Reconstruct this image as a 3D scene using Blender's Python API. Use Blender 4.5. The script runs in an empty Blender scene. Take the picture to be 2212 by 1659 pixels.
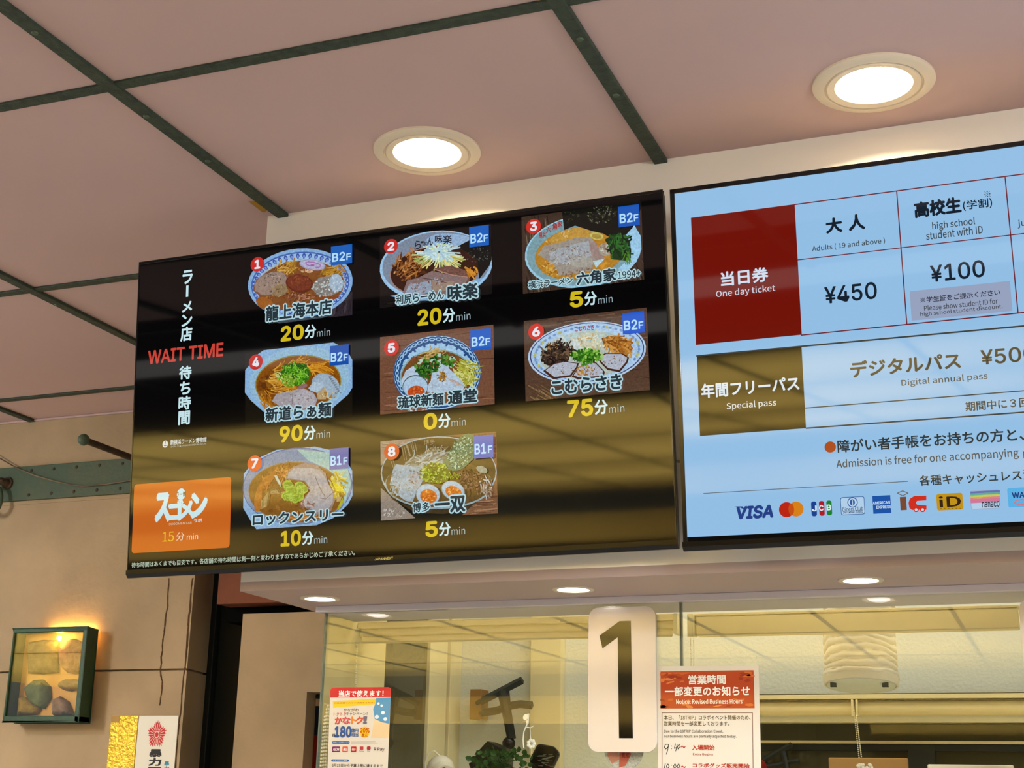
import bpy, bmesh, math, random, os
from mathutils import Vector, Matrix
from mathutils.geometry import tessellate_polygon
random.seed(7)
SC = bpy.context.scene
COL = SC.collection
PI = math.pi

# ------------------------------------------------------------------ camera
F_PX, W_PX, H_PX = 3077.63, 2212.0, 1659.0
EYE = Vector((0.0, 0.0, 1.6))
CAM_X = Vector((0.9328557, 0.35968901, 0.02010134))
CAM_DOWN = Vector((-0.08412685, 0.27175973, -0.95868103))
CAM_FWD = Vector((-0.35028977, 0.89262, 0.28377212))
cam = bpy.data.cameras.new('camera')
cam.sensor_fit = 'HORIZONTAL'; cam.sensor_width = 36.0
cam.lens = 36.0 * F_PX / W_PX
cam.clip_start = 0.05; cam.clip_end = 200
cam_ob = bpy.data.objects.new('camera', cam); COL.objects.link(cam_ob)
R3 = Matrix((CAM_X, -CAM_DOWN, -CAM_FWD)).transposed()
cam_ob.matrix_world = Matrix.Translation(EYE) @ R3.to_4x4()
SC.camera = cam_ob

# ------------------------------------------------------------------ view, world, fill and office lights
SC.view_settings.view_transform = 'Standard'
SC.view_settings.look = 'None'
SC.view_settings.gamma = 1.0
SC.view_settings.exposure = 0.2
SC.view_settings.use_curve_mapping = False
wd = bpy.data.worlds.new('World'); SC.world = wd; wd.use_nodes = True
wd.node_tree.nodes['Background'].inputs[0].default_value = (0.88, 0.96, 1.0, 1)
wd.node_tree.nodes['Background'].inputs[1].default_value = 0.7

def area(name, loc, sx, sy, power, color, rot=(0, 0, 0), spread=180):
    l = bpy.data.lights.new(name, 'AREA'); l.shape = 'RECTANGLE'; l.size = sx; l.size_y = sy
    l.energy = power; l.color = color; l.spread = math.radians(spread)
    o = bpy.data.objects.new(name, l); COL.objects.link(o)
    o.location = loc; o.rotation_euler = rot
    return o
# unseen uplights added to brighten the yellow ceiling mirrored in glass and screens
for y in (-2.4, -4.4, -6.5):
    for x in (-10.0, -6.0, -2.2):
        area('added_uplight', (x, y, 1.25), 3.6, 0.5, 115, (1.0, 0.82, 0.36), (PI, 0, 0), 100)
for x in (-9.0, -5.0, -1.2):  # unseen lights added to lift the yellow band of the back wall
    area('added_wall_wash', (x, -7.5, 1.75), 3.2, 0.2, 34, (1.0, 0.82, 0.36), (math.radians(-112), 0, 0), 110)
# unseen fill lights added above and beside the camera to lift header and walls
for x, y, p in ((1.1, 1.3, 95), (1.1, -0.6, 105), (-4.4, 1.5, 48), (-4.6, -0.3, 45)):
    area('added_overhead_fill', (x, y, 2.90), 0.5, 0.5, p, (0.92, 0.97, 1.0))
for x, y, p in ((0.95, 0.9, 46), (-4.3, 1.6, 56)):
    gl_ = bpy.data.lights.new('added_point_fill', 'POINT'); gl_.energy = p; gl_.color = (1.0, 0.97, 0.92); gl_.shadow_soft_size = 0.15
    go_ = bpy.data.objects.new('added_point_fill', gl_); COL.objects.link(go_); go_.location = (x, y, 2.5)
# ticket-office ceiling lamp
area('office_lamp', (-0.55, 3.42, 2.52), 1.7, 0.25, 6, (1.0, 0.93, 0.78))

# ------------------------------------------------------------------ pixel rays, used to read sizes on real planes
def ray(u, v):
    return CAM_X * ((u - W_PX/2)/F_PX) + CAM_DOWN * ((v - H_PX/2)/F_PX) + CAM_FWD
def on_y(u, v, y):
    d = ray(u, v); return EYE + d * (y / d.y)
def on_z(u, v, z):
    d = ray(u, v); return EYE + d * ((z - EYE.z) / d.z)
def on_x(u, v, x):
    d = ray(u, v); return EYE + d * (x / d.x)

def lin(c):
    return tuple((x/12.92 if x <= 0.04045 else ((x+0.055)/1.055)**2.4) for x in (k/255.0 for k in c[:3]))

# ------------------------------------------------------------------ materials
MATS = {}
def mat(name, color, rough=0.6, spec=0.3, metal=0.0, vary=0.0, scale=6.0, bump=0.0, bscale=60.0, emit=None, estr=0.0, vary2=None, coat=0.0):
    if name in MATS: return MATS[name]
    m = bpy.data.materials.new(name); m.use_nodes = True
    nt = m.node_tree; p = nt.nodes['Principled BSDF']
    c = lin(color)
    p.inputs['Roughness'].default_value = rough
    p.inputs['Specular IOR Level'].default_value = spec
    p.inputs['Metallic'].default_value = metal
    p.inputs['Coat Weight'].default_value = coat
    tc = nt.nodes.new('ShaderNodeTexCoord')
    if vary > 0 or vary2:
        n = nt.nodes.new('ShaderNodeTexNoise'); n.inputs['Scale'].default_value = scale; n.inputs['Detail'].default_value = 6
        nt.links.new(tc.outputs['Object'], n.inputs['Vector'])
        r = nt.nodes.new('ShaderNodeValToRGB')
        c2 = lin(vary2) if vary2 else tuple(x*(1-vary) for x in c)
        c1 = c if vary2 else tuple(min(1, x*(1+vary*0.5)) for x in c)
        r.color_ramp.elements[0].color = (*c2, 1); r.color_ramp.elements[1].color = (*c1, 1)
        r.color_ramp.elements[0].position = 0.3; r.color_ramp.elements[1].position = 0.62
        nt.links.new(n.outputs['Fac'], r.inputs['Fac']); nt.links.new(r.outputs['Color'], p.inputs['Base Color'])
    else:
        p.inputs['Base Color'].default_value = (*c, 1)
    if bump > 0:
        n2 = nt.nodes.new('ShaderNodeTexNoise'); n2.inputs['Scale'].default_value = bscale; n2.inputs['Detail'].default_value = 4
        nt.links.new(tc.outputs['Object'], n2.inputs['Vector'])
        b = nt.nodes.new('ShaderNodeBump'); b.inputs['Strength'].default_value = bump; b.inputs['Distance'].default_value = 0.01
        nt.links.new(n2.outputs['Fac'], b.inputs['Height']); nt.links.new(b.outputs['Normal'], p.inputs['Normal'])
    if emit:
        p.inputs['Emission Color'].default_value = (*lin(emit), 1); p.inputs['Emission Strength'].default_value = estr
    MATS[name] = m
    return m

def screen_mat(name, gloss=0.036, noise=0.0):
    m = bpy.data.materials.new(name); m.use_nodes = True; nt = m.node_tree; nt.nodes.clear()
    out = nt.nodes.new('ShaderNodeOutputMaterial'); add = nt.nodes.new('ShaderNodeAddShader')
    em = nt.nodes.new('ShaderNodeEmission'); gl = nt.nodes.new('ShaderNodeBsdfGlossy')
    at = nt.nodes.new('ShaderNodeAttribute'); at.attribute_name = 'Col'
    gl.inputs['Color'].default_value = (gloss, gloss, gloss, 1); gl.inputs['Roughness'].default_value = 0.04
    if noise > 0:
        tc = nt.nodes.new('ShaderNodeTexCoord'); n = nt.nodes.new('ShaderNodeTexNoise'); n.inputs['Scale'].default_value = 220; n.inputs['Detail'].default_value = 5
        mr = nt.nodes.new('ShaderNodeMapRange'); mr.inputs[1].default_value = 0.3; mr.inputs[2].default_value = 0.7; mr.inputs[3].default_value = .87*(1-noise); mr.inputs[4].default_value = .87*(1+noise)
        nt.links.new(tc.outputs['Object'], n.inputs['Vector']); nt.links.new(n.outputs['Fac'], mr.inputs[0]); nt.links.new(mr.outputs[0], em.inputs['Strength'])
    if noise <= 0: em.inputs['Strength'].default_value = 0.87
    nt.links.new(at.outputs['Color'], em.inputs['Color'])
    nt.links.new(em.outputs[0], add.inputs[0]); nt.links.new(gl.outputs[0], add.inputs[1]); nt.links.new(add.outputs[0], out.inputs[0])
    m.cycles.emission_sampling = 'NONE'
    return m
def print_mat(name, rough=0.5, coat=0.0):
    m = bpy.data.materials.new(name); m.use_nodes = True; nt = m.node_tree; p = nt.nodes['Principled BSDF']
    at = nt.nodes.new('ShaderNodeAttribute'); at.attribute_name = 'Col'
    nt.links.new(at.outputs['Color'], p.inputs['Base Color']); p.inputs['Roughness'].default_value = rough
    p.inputs['Specular IOR Level'].default_value = 0.3; p.inputs['Coat Weight'].default_value = coat; p.inputs['Coat Roughness'].default_value = 0.03
    return m
def glass_mat(name, tint=(0.97, 0.985, 0.97), base=0.035):
    m = bpy.data.materials.new(name); m.use_nodes = True; nt = m.node_tree; nt.nodes.clear()
    out = nt.nodes.new('ShaderNodeOutputMaterial'); mx = nt.nodes.new('ShaderNodeMixShader'); fr = nt.nodes.new('ShaderNodeLayerWeight')
    pw = nt.nodes.new('ShaderNodeMath'); pw.operation = 'POWER'; pw.inputs[1].default_value = 5.0
    ma = nt.nodes.new('ShaderNodeMath'); ma.operation = 'MULTIPLY_ADD'; ma.inputs[1].default_value = 0.75; ma.inputs[2].default_value = base
    tr = nt.nodes.new('ShaderNodeBsdfTransparent'); gl = nt.nodes.new('ShaderNodeBsdfGlossy')
    tr.inputs[0].default_value = (*tint, 1); gl.inputs['Roughness'].default_value = 0.0
    nt.links.new(fr.outputs['Facing'], pw.inputs[0]); nt.links.new(pw.outputs[0], ma.inputs[0]); nt.links.new(ma.outputs[0], mx.inputs[0])
    nt.links.new(tr.outputs[0], mx.inputs[1]); nt.links.new(gl.outputs[0], mx.inputs[2]); nt.links.new(mx.outputs[0], out.inputs[0])
    return m
def emit_mat(name, color, strength):
    m = bpy.data.materials.new(name); m.use_nodes = True; nt = m.node_tree; nt.nodes.clear()
    out = nt.nodes.new('ShaderNodeOutputMaterial'); em = nt.nodes.new('ShaderNodeEmission')
    em.inputs[0].default_value = (*color, 1); em.inputs[1].default_value = strength
    nt.links.new(em.outputs[0], out.inputs[0]); return m

M_SCREEN = screen_mat('screen_pixels')
M_FOOD = screen_mat('screen_food_picture', noise=0.2)
M_PRINT = print_mat('printed_paper', 0.55)
M_LAMINATE = print_mat('glossy_print', 0.25, 1.0)
M_GLASS = glass_mat('clear_glass')
m_ceil = mat('pink_ceiling_paint', (197, 168, 163), 0.75, 0.2, vary=0.05, scale=1.2, bump=0.05, bscale=30)
m_ceil2 = mat('yellow_ceiling_paint', (245, 222, 160), 0.8, 0.2, vary=0.05, scale=0.7)
m_batten = mat('dark_green_paint', (62, 72, 58), 0.65, 0.3, vary2=(48, 55, 46), scale=60, bump=0.25, bscale=150)
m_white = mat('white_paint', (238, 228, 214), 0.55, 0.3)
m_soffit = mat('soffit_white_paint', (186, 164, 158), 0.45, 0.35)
m_slab = mat('slab_lilac_white_paint', (222, 212, 214), 0.45, 0.35)
m_plaster = mat('beige_plaster', (176, 153, 121), 0.85, 0.15, vary=0.16, scale=3.0, bump=0.25, bscale=25)
m_crack = mat('dark_crack', (92, 66, 42), 0.9, 0.1, vary=0.3, scale=40)
m_iron = mat('green_iron', (70, 88, 68), 0.55, 0.35, vary2=(84, 92, 66), scale=9, bump=0.2, bscale=60)
m_rust = mat('dark_iron', (58, 48, 38), 0.7, 0.3, vary2=(78, 60, 40), scale=30, bump=0.3)
m_post = mat('black_steel', (26, 30, 29), 0.5, 0.3, vary=0.1)
m_brown = mat('red_brown_paint', (122, 70, 46), 0.7, 0.2, vary=0.12, scale=14)
m_black = mat('black_plastic', (18, 17, 18), 0.3, 0.4)
m_bezel = mat('glossy_black_bezel', (14, 12, 12), 0.12, 0.5)
m_trimring = mat('downlight_trim', (222, 205, 180), 0.4, 0.4)
m_reflector = mat('downlight_reflector', (250, 240, 215), 0.35, 0.5)
m_bulb = emit_mat('warm_lamp_glow', (1.0, 0.84, 0.58), 40)
m_spot = emit_mat('spot_lamp_glow', (1.0, 0.90, 0.82), 16)
m_floor = mat('floor_tile', (134, 132, 130), 0.5, 0.3, vary=0.1, scale=3)
m_strip = emit_mat('added_strip_glow', (1.0, 0.93, 0.86), 0.9)
m_backwall = mat('grey_back_wall', (88, 102, 126), 0.7, 0.2, vary=0.1)
m_dark = mat('dark_interior', (30, 28, 26), 0.8, 0.1)
m_inwall = mat('office_white_wall', (220, 222, 212), 0.8, 0.2, bump=0.18, bscale=120)
m_cream = mat('office_cream_wall', (222, 204, 150), 0.8, 0.2)
m_frame = mat('cream_frame', (226, 214, 172), 0.5, 0.3)
m_blind = mat('cream_blind', (224, 206, 160), 0.5, 0.35)
m_bead = mat('bead_plastic', (250, 240, 210), 0.35, 0.5)
m_cloth = mat('white_pleated_cloth', (238, 228, 205), 0.9, 0.1, bump=0.3, bscale=40)
m_olive = mat('dark_olive_panel', (72, 66, 44), 0.03, 0.6)
m_tan = mat('tan_wood', (150, 108, 48), 0.6, 0.25, vary=.1)
m_edge = mat('glass_edge', (96, 108, 98), 0.25, 0.5)
m_leaf = mat('leaf_green', (52, 92, 42), 0.5, 0.3, vary=0.3, scale=30)
m_wplast = mat('white_plastic', (236, 230, 215), 0.35, 0.4)
m_gold = mat('gold_foil', (216, 178, 60), 0.32, 0.5, metal=0.75, vary2=(190, 148, 40), scale=40, bump=0.5, bscale=90)
m_tape = mat('yellow_tape', (176, 132, 40), 0.4, 0.4)
m_navy = mat('navy_cloth', (24, 30, 46), 0.9, 0.1)
m_red = mat('dark_red_cloth', (112, 26, 16), 0.9, 0.1)

# ------------------------------------------------------------------ object helpers
def tag(o, label=None, cat=None, group=None, kind=None):
    if label: o['label'] = label
    if cat: o['category'] = cat
    if group: o['group'] = group
    if kind: o['kind'] = kind
    return o
def empty(name, label=None, cat=None, group=None, loc=(0, 0, 0), mw=None):
    o = bpy.data.objects.new(name, None); COL.objects.link(o); o.empty_display_size = 0.05
    if mw is not None: o.matrix_world = mw
    else: o.location = loc
    return tag(o, label, cat, group)
def plane_frame(origin, ex=Vector((1, 0, 0)), ey=Vector((0, 0, 1))):
    n = ex.cross(ey)                       # towards the viewer
    return Matrix(((ex.x, -n.x, ey.x, origin.x), (ex.y, -n.y, ey.y, origin.y), (ex.z, -n.z, ey.z, origin.z), (0, 0, 0, 1)))

class MB:
    """Collects shapes; build() links them as one mesh object."""
    def __init__(s): s.v = []; s.f = []; s.c = []
    def add(s, verts, faces, color=None):
        b = len(s.v); s.v += [tuple(v) for v in verts]
        for f in faces: s.f.append(tuple(i+b for i in f)); s.c.append(color)
        return s
    def box(s, a, b):
        x0, x1 = sorted((a[0], b[0])); y0, y1 = sorted((a[1], b[1])); z0, z1 = sorted((a[2], b[2]))
        v = [(x0,y0,z0),(x1,y0,z0),(x1,y1,z0),(x0,y1,z0),(x0,y0,z1),(x1,y0,z1),(x1,y1,z1),(x0,y1,z1)]
        return s.add(v, [(0,3,2,1),(4,5,6,7),(0,1,5,4),(1,2,6,5),(2,3,7,6),(3,0,4,7)])
    def prism(s, poly, d0, d1, axis='y'):
        """poly: 2D points (x,z) extruded along y, (x,y) along z or (y,z) along x"""
        n = len(poly)
        def P(p, d):
            return (p[0], d, p[1]) if axis == 'y' else ((p[0], p[1], d) if axis == 'z' else (d, p[0], p[1]))
        v = [P(p, d0) for p in poly] + [P(p, d1) for p in poly]
        tri = tessellate_polygon([[Vector((p[0], p[1], 0)) for p in poly]])
        f = [tuple(t) for t in tri] + [tuple(reversed([i+n for i in t])) for t in tri]
        f += [(i, (i+1) % n, (i+1) % n + n, i+n) for i in range(n)]
        return s.add(v, f)
    def tube(s, pts, r, k=10, caps=True):
        pts = [Vector(p) for p in pts]; rings = []; rs = r if isinstance(r, (list, tuple)) else [r]*len(pts)
        prev = None
        for i, p in enumerate(pts):
            t = (pts[min(i+1, len(pts)-1)] - pts[max(i-1, 0)]).normalized()
            if prev is None:
                a = Vector((0, 0, 1)) if abs(t.z) < 0.9 else Vector((1, 0, 0)); n = t.cross(a).normalized()
            else: n = (prev - t*prev.dot(t)).normalized()
            prev = n; b = t.cross(n)
            rings.append([p + (n*math.cos(2*PI*j/k) + b*math.sin(2*PI*j/k))*rs[i] for j in range(k)])
        v = [q for R in rings for q in R]; f = []
        for i in range(len(pts)-1):
            for j in range(k): f.append((i*k+j, i*k+(j+1) % k, (i+1)*k+(j+1) % k, (i+1)*k+j))
        if caps: f += [tuple(range(k-1, -1, -1)), tuple(range((len(pts)-1)*k, len(pts)*k))]
        return s.add(v, f)
    def lathe(s, prof, center, axis='z', k=48, close=False):
        """prof: (radius, height) pairs"""
        v = []; f = []; cx, cy, cz = center
        for r, h in prof:
            for j in range(k):
                a = 2*PI*j/k; c, d = r*math.cos(a), r*math.sin(a)
                v.append((cx+c, cy+d, cz+h) if axis == 'z' else ((cx+c, cy+h, cz+d) if axis == 'y' else (cx+h, cy+c, cz+d)))
        n = len(prof)
        for i in range(n-1 if not close else n):
            i2 = (i+1) % n
            for j in range(k): f.append((i*k+j, i*k+(j+1) % k, i2*k+(j+1) % k, i2*k+j))
        return s.add(v, f)
    def ball(s, c, r, k=10, sq=(1, 1, 1)):
        m = k//2; v = []; f = []
        for i in range(m+1):
            t = PI*i/m
            for j in range(k):
                a = 2*PI*j/k
                v.append((c[0]+r*sq[0]*math.sin(t)*math.cos(a), c[1]+r*sq[1]*math.sin(t)*math.sin(a), c[2]+r*sq[2]*math.cos(t)))
        for i in range(m):
            for j in range(k): f.append((i*k+j, (i+1)*k+j, (i+1)*k+(j+1) % k, i*k+(j+1) % k))
        return s.add(v, f)
    def build(s, name, material, parent=None, smooth=False, bevel=0.0, weld=True):
        me = bpy.data.meshes.new(name); me.from_pydata(s.v, [], s.f); me.update()
        if weld and not any(s.c):
            bm = bmesh.new(); bm.from_mesh(me); bmesh.ops.remove_doubles(bm, verts=bm.verts, dist=1e-6)
            bmesh.ops.recalc_face_normals(bm, faces=bm.faces); bm.to_mesh(me); bm.free()
        elif any(s.c):
            at = me.color_attributes.new('Col', 'FLOAT_COLOR', 'CORNER'); buf = []
            for p, c in zip(me.polygons, s.c):
                buf += [*(c or (1, 1, 1)), 1.0] * p.loop_total
            at.data.foreach_set('color', buf)
        if smooth:
            for p in me.polygons: p.use_smooth = True
            try: me.set_sharp_from_angle(angle=math.radians(40))
            except Exception: pass
        me.materials.append(material)
        o = bpy.data.objects.new(name, me); COL.objects.link(o)
        if parent: o.parent = parent
        if bevel > 0:
            b = o.modifiers.new('bevel', 'BEVEL'); b.width = bevel; b.segments = 2; b.limit_method = 'ANGLE'
        return o
def struct(name, mb, m, smooth=False, bevel=0):
    return tag(mb.build(name, m, None, smooth, bevel), kind='structure')

# ------------------------------------------------------------------ lettering and flat artwork
FDIR = bpy.utils.system_resource('DATAFILES', path='fonts') or ''
def font(fn):
    try: return bpy.data.fonts.load(os.path.join(FDIR, fn))
    except Exception: return None
FONTS = {'jp': font('Noto Sans CJK Regular.woff2'), 'la': font('Inter.woff2')}
TXT = {}
EM = {'jp': 0.345 if FONTS['jp'] else 1.0, 'la': 0.7 if FONTS['la'] else 1.0}
def text_mesh(body, fnt='jp'):
    key = (body, fnt)
    if key in TXT: return TXT[key]
    c = bpy.data.curves.new('lettering', 'FONT'); c.body = body; c.resolution_u = 3; c.fill_mode = 'FRONT'
    if FONTS[fnt]: c.font = FONTS[fnt]
    o = bpy.data.objects.new('lettering', c); me = bpy.data.meshes.new_from_object(o)
    v = [(p.co.x, p.co.y) for p in me.vertices]; f = [tuple(p.vertices) for p in me.polygons]
    bpy.data.objects.remove(o); bpy.data.meshes.remove(me); bpy.data.curves.remove(c)
    TXT[key] = (v, f); return TXT[key]
def bounds(v):
    xs = [p[0] for p in v]; ys = [p[1] for p in v]; return min(xs), min(ys), max(xs), max(ys)

class Flat:
    """Artwork on one plane: layers of coloured shapes a hair apart, in the frame of the thing it belongs to."""
    STEP = 0.00006
    def __init__(s, frame, z0=0.0):
        s.m = frame; s.inv = frame.inverted(); s.o = frame.translation.copy()
        s.n = -(frame.to_3x3() @ Vector((0, 1, 0)))
        s.off = z0; s.mb = MB(); s.clip = None
    def loc(s, u, v):
        d = ray(u, v); t = (s.o + s.n*s.off - EYE).dot(s.n) / d.dot(s.n); p = s.inv @ (EYE + d*t); return (p.x, p.z)
    def up(s, n=1): s.off += s.STEP*n; return s
    def _clip(s, poly):
        if not s.clip: return poly
        x0, y0, x1, y1 = s.clip
        for ax, val, sg in ((0, x0, 1), (0, x1, -1), (1, y0, 1), (1, y1, -1)):
            out = []
            for i in range(len(poly)):
                a, b = poly[i-1], poly[i]; ia = (a[ax]-val)*sg >= 0; ib = (b[ax]-val)*sg >= 0
                if ia != ib:
                    t = (val-a[ax])/(b[ax]-a[ax]); out.append((a[0]+(b[0]-a[0])*t, a[1]+(b[1]-a[1])*t))
                if ib: out.append(b)
            poly = out
            if len(poly) < 3: return []
        return poly
    def poly(s, pts, col, px=False):
        if px: pts = [s.loc(*p) for p in pts]
        pts = s._clip(list(pts))
        if len(pts) < 3: return s
        c = lin(col); v = [(p[0], -s.off, p[1]) for p in pts]
        if len(pts) <= 4: s.mb.add(v, [tuple(range(len(pts)))], c)
        else:
            tri = tessellate_polygon([[Vector((p[0], p[1], 0)) for p in pts]]); s.mb.add(v, [tuple(t) for t in tri], c)
        return s
    def rect(s, a, b, col, r=0.0, px=True):
        if px: a = s.loc(*a); b = s.loc(*b)
        x0, x1 = sorted((a[0], b[0])); y0, y1 = sorted((a[1], b[1]))
        if r <= 0: return s.poly([(x0, y0), (x1, y0), (x1, y1), (x0, y1)], col)
        pts = []
        for cx, cy, a0 in ((x1-r, y1-r, 0), (x0+r, y1-r, 90), (x0+r, y0+r, 180), (x1-r, y0+r, 270)):
            for k in range(7):
                t = math.radians(a0+15*k); pts.append((cx+r*math.cos(t), cy+r*math.sin(t)))
        return s.poly(pts, col)
    def line(s, pts, w, col, px=True):
        if px: pts = [s.loc(*p) for p in pts]
        for a, b in zip(pts[:-1], pts[1:]):
            dx, dy = b[0]-a[0], b[1]-a[1]; L = math.hypot(dx, dy) or 1e-9; nx, ny = -dy/L*w/2, dx/L*w/2; ex, ey = dx/L*w*0.25, dy/L*w*0.25
            s.poly([(a[0]+nx-ex, a[1]+ny-ey), (a[0]-nx-ex, a[1]-ny-ey), (b[0]-nx+ex, b[1]-ny+ey), (b[0]+nx+ex, b[1]+ny+ey)], col)
        return s
    def ell(s, c, rx, ry, col, rot=0.0, jit=0.0, k=40, a0=0, a1=360, inner=0.0):
        pts = []; cr, sr = math.cos(rot), math.sin(rot); full = a1-a0 >= 360
        for i in range(k if full else k+1):
            t = math.radians(a0 + (a1-a0)*i/k); q = 1 + (random.uniform(-jit, jit) if jit else 0)
            x, y = rx*q*math.cos(t), ry*q*math.sin(t); pts.append((c[0]+x*cr-y*sr, c[1]+x*sr+y*cr))
        return s.poly(pts, col)
    def text(s, body, a, b, col, bold=0.0, fnt='jp', outline=0.0, ocol=None, px=True, shear=0.0):
        """fits the inked box of BODY between the upper left point A and the lower right point B"""
        if px: a = s.loc(*a); b = s.loc(*b)
        v, f = text_mesh(body, fnt); x0, y0, x1, y1 = bounds(v); em = EM[fnt]
        sx = (b[0]-a[0])/max(x1-x0, 1e-6); sy = (a[1]-b[1])/max(y1-y0, 1e-6)
        def put(bd, c, n):
            for i in range(n):
                dx, dy = (0, 0) if bd <= 0 else (bd*em*math.cos(2*PI*i/n+.3), bd*em*math.sin(2*PI*i/n+.3)); s.off += 8e-6
                s.mb.add([(a[0]+(p[0]-x0+dx)*sx + shear*(p[1]-y0)*sy, -s.off, b[1]+(p[1]-y0+dy)*sy) for p in v], f, lin(c))
        if outline > 0: put(outline, ocol, 12); s.up()
        put(bold, col, 6 if bold > 0 else 1); return s
    def run(s, body, a, size, col, bold=0.0, fnt='jp'):
        """starts BODY at the upper left point A (pixel), glyphs SIZE pixels high"""
        p = s.loc(*a); q = s.loc(a[0], a[1]+size); h = p[1]-q[1]
        v, f = text_mesh(body, fnt); x0, y0, x1, y1 = bounds(v); k = h/max(y1-y0, 1e-6); n = 6 if bold > 0 else 1; em = EM[fnt]
        for i in range(n):
            dx, dy = (0, 0) if bold <= 0 else (bold*em*math.cos(2*PI*i/n), bold*em*math.sin(2*PI*i/n)); s.off += 8e-6
            s.mb.add([(p[0]+(t[0]-x0+dx)*k, -s.off, p[1]-(y1-t[1]-dy)*k) for t in v], f, lin(col))
        return s
    def build(s, name, m, parent):
        return s.mb.build(name, m, parent, weld=False)
    def fresh(s): s.mb = MB(); return s

# ================================================================== THE SETTING
Z0 = 1.6
ZC = Z0 + 1.319            # ceiling
YF = 2.68                  # face of the white header
ZS = Z0 + 0.4358           # underside of the header
YS, ZB = 2.937, Z0 + 0.422 # front and underside of the thin slab under it
YG = 2.955                 # face of the ticket-window glass
YW = 4.06                  # left plaster wall
YB = 3.75                  # back wall of the ticket office

def hole_plate(name, x0, y0, x1, y1, z, holes, m, thick=0.02):
    """horizontal plate with round holes (cx, cy, r), underside at z"""
    c = bpy.data.curves.new(name, 'CURVE'); c.dimensions = '2D'; c.fill_mode = 'BOTH'; c.extrude = thick/2
    def sp(pts):
        q = c.splines.new('POLY'); q.points.add(len(pts)-1); q.use_cyclic_u = True
        for p, t in zip(q.points, pts): p.co = (t[0], t[1], 0, 1)
    sp([(x0, y0), (x1, y0), (x1, y1), (x0, y1)])
    for cx, cy, r in holes: sp([(cx+r*math.cos(2*PI*i/48), cy+r*math.sin(2*PI*i/48)) for i in range(48)])
    o = bpy.data.objects.new(name, c); me = bpy.data.meshes.new_from_object(o); bpy.data.objects.remove(o); bpy.data.curves.remove(c)
    me.name = name; me.materials.clear(); me.materials.append(m); me.transform(Matrix.Translation((0, 0, z + thick/2)))
    o = bpy.data.objects.new(name, me); COL.objects.link(o)
    return tag(o, kind='structure')

DL = [(-1.176, 2.480), (-0.257, 2.485)]                     # ceiling downlights
SP = [(-1.554, 2.815), (-0.957, 2.812), (-0.370, 2.824)]    # soffit spotlights
hole_plate('ceiling', -5.4, 1.30, 2.5, 4.9, ZC, [(x, y, 0.098) for x, y in DL], m_ceil)
struct('ceiling_back', MB().box((-12, -8.3, ZC), (1.6, -1.5, ZC+0.02)), m_ceil2)
struct('ceiling_middle', MB().box((-5.4, -1.5, ZC), (2.5, 1.30, ZC+0.02)), m_dark)  # unseen stretch, coloured dark so the screens mirror black
struct('trim_90', MB().box((-5.4, 0.30, ZC-0.012), (2.4, 0.62, ZC-0.0005)), m_strip)  # glowing strip added so the screens mirror a grey band
struct('floor', MB().box((-5.0, -8.3, -0.05), (2.3, 5.2, 0)), m_floor)
struct('wall_back', MB().box((-12, -8.4, 0), (2.0, -8.3, 2.42)), m_dark)
struct('trim_88', MB().box((-12, -8.4, 2.42), (2.0, -8.29, 2.70)), m_ceil2)
struct('trim_89', MB().box((-12, -8.4, 2.70), (2.0, -8.25, ZC)), m_backwall)

def screw(parent, x, y, z):
    return MB().lathe([(0.0001, -0.003), (0.005, -0.0025), (0.007, 0.0), (0.007, 0.004)], (x, y, z), k=12).build('screw_head', m_iron, parent, True)
k = 0
for bx, y1 in ((-1.637, YF+0.004), (-0.7235, YF+0.006), (-2.548, YW), (-3.475, YW), (-4.39, YW), (-5.3, YW), (-6.22, -1.1), (-7.13, -1.1), (0.19, YF), (1.1, YF)):
    k += 1
    t = struct('trim_%d' % k, MB().box((bx-0.0145, -8.3, ZC-0.009), (bx+0.0145, y1, ZC)), m_batten, bevel=0.0015)
    if k <= 3:
        for y in ((1.80, 2.14, 2.36) if k < 3 else (3.02, 3.5)): screw(t, bx + random.uniform(-.003, .003), y, ZC-0.009)
for y in (3.803, 2.916, 2.022, 1.128, 0.23, -1.56, -3.35, -5.14, -6.93):
    k += 1
    t = struct('trim_%d' % k, MB().box((-5.4 if y > -1.1 else -10, y-0.0135, ZC-0.006), (-1.70 if y > 2.7 else 1.6, y+0.0135, ZC)), m_batten, bevel=0.0015)

# white header over the counter, soffit with spotlight holes, thin slab
XL = -1.678
struct('wall_front', MB().box((XL, YF, ZS+0.02), (2.5, 3.02, ZC)), m_white)
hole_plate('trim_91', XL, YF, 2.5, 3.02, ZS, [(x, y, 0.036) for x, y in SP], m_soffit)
hole_plate('trim_92', -1.631, YS, 2.5, 3.115, ZB, [], m_slab, thick=ZS-ZB-0.0005)
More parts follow.
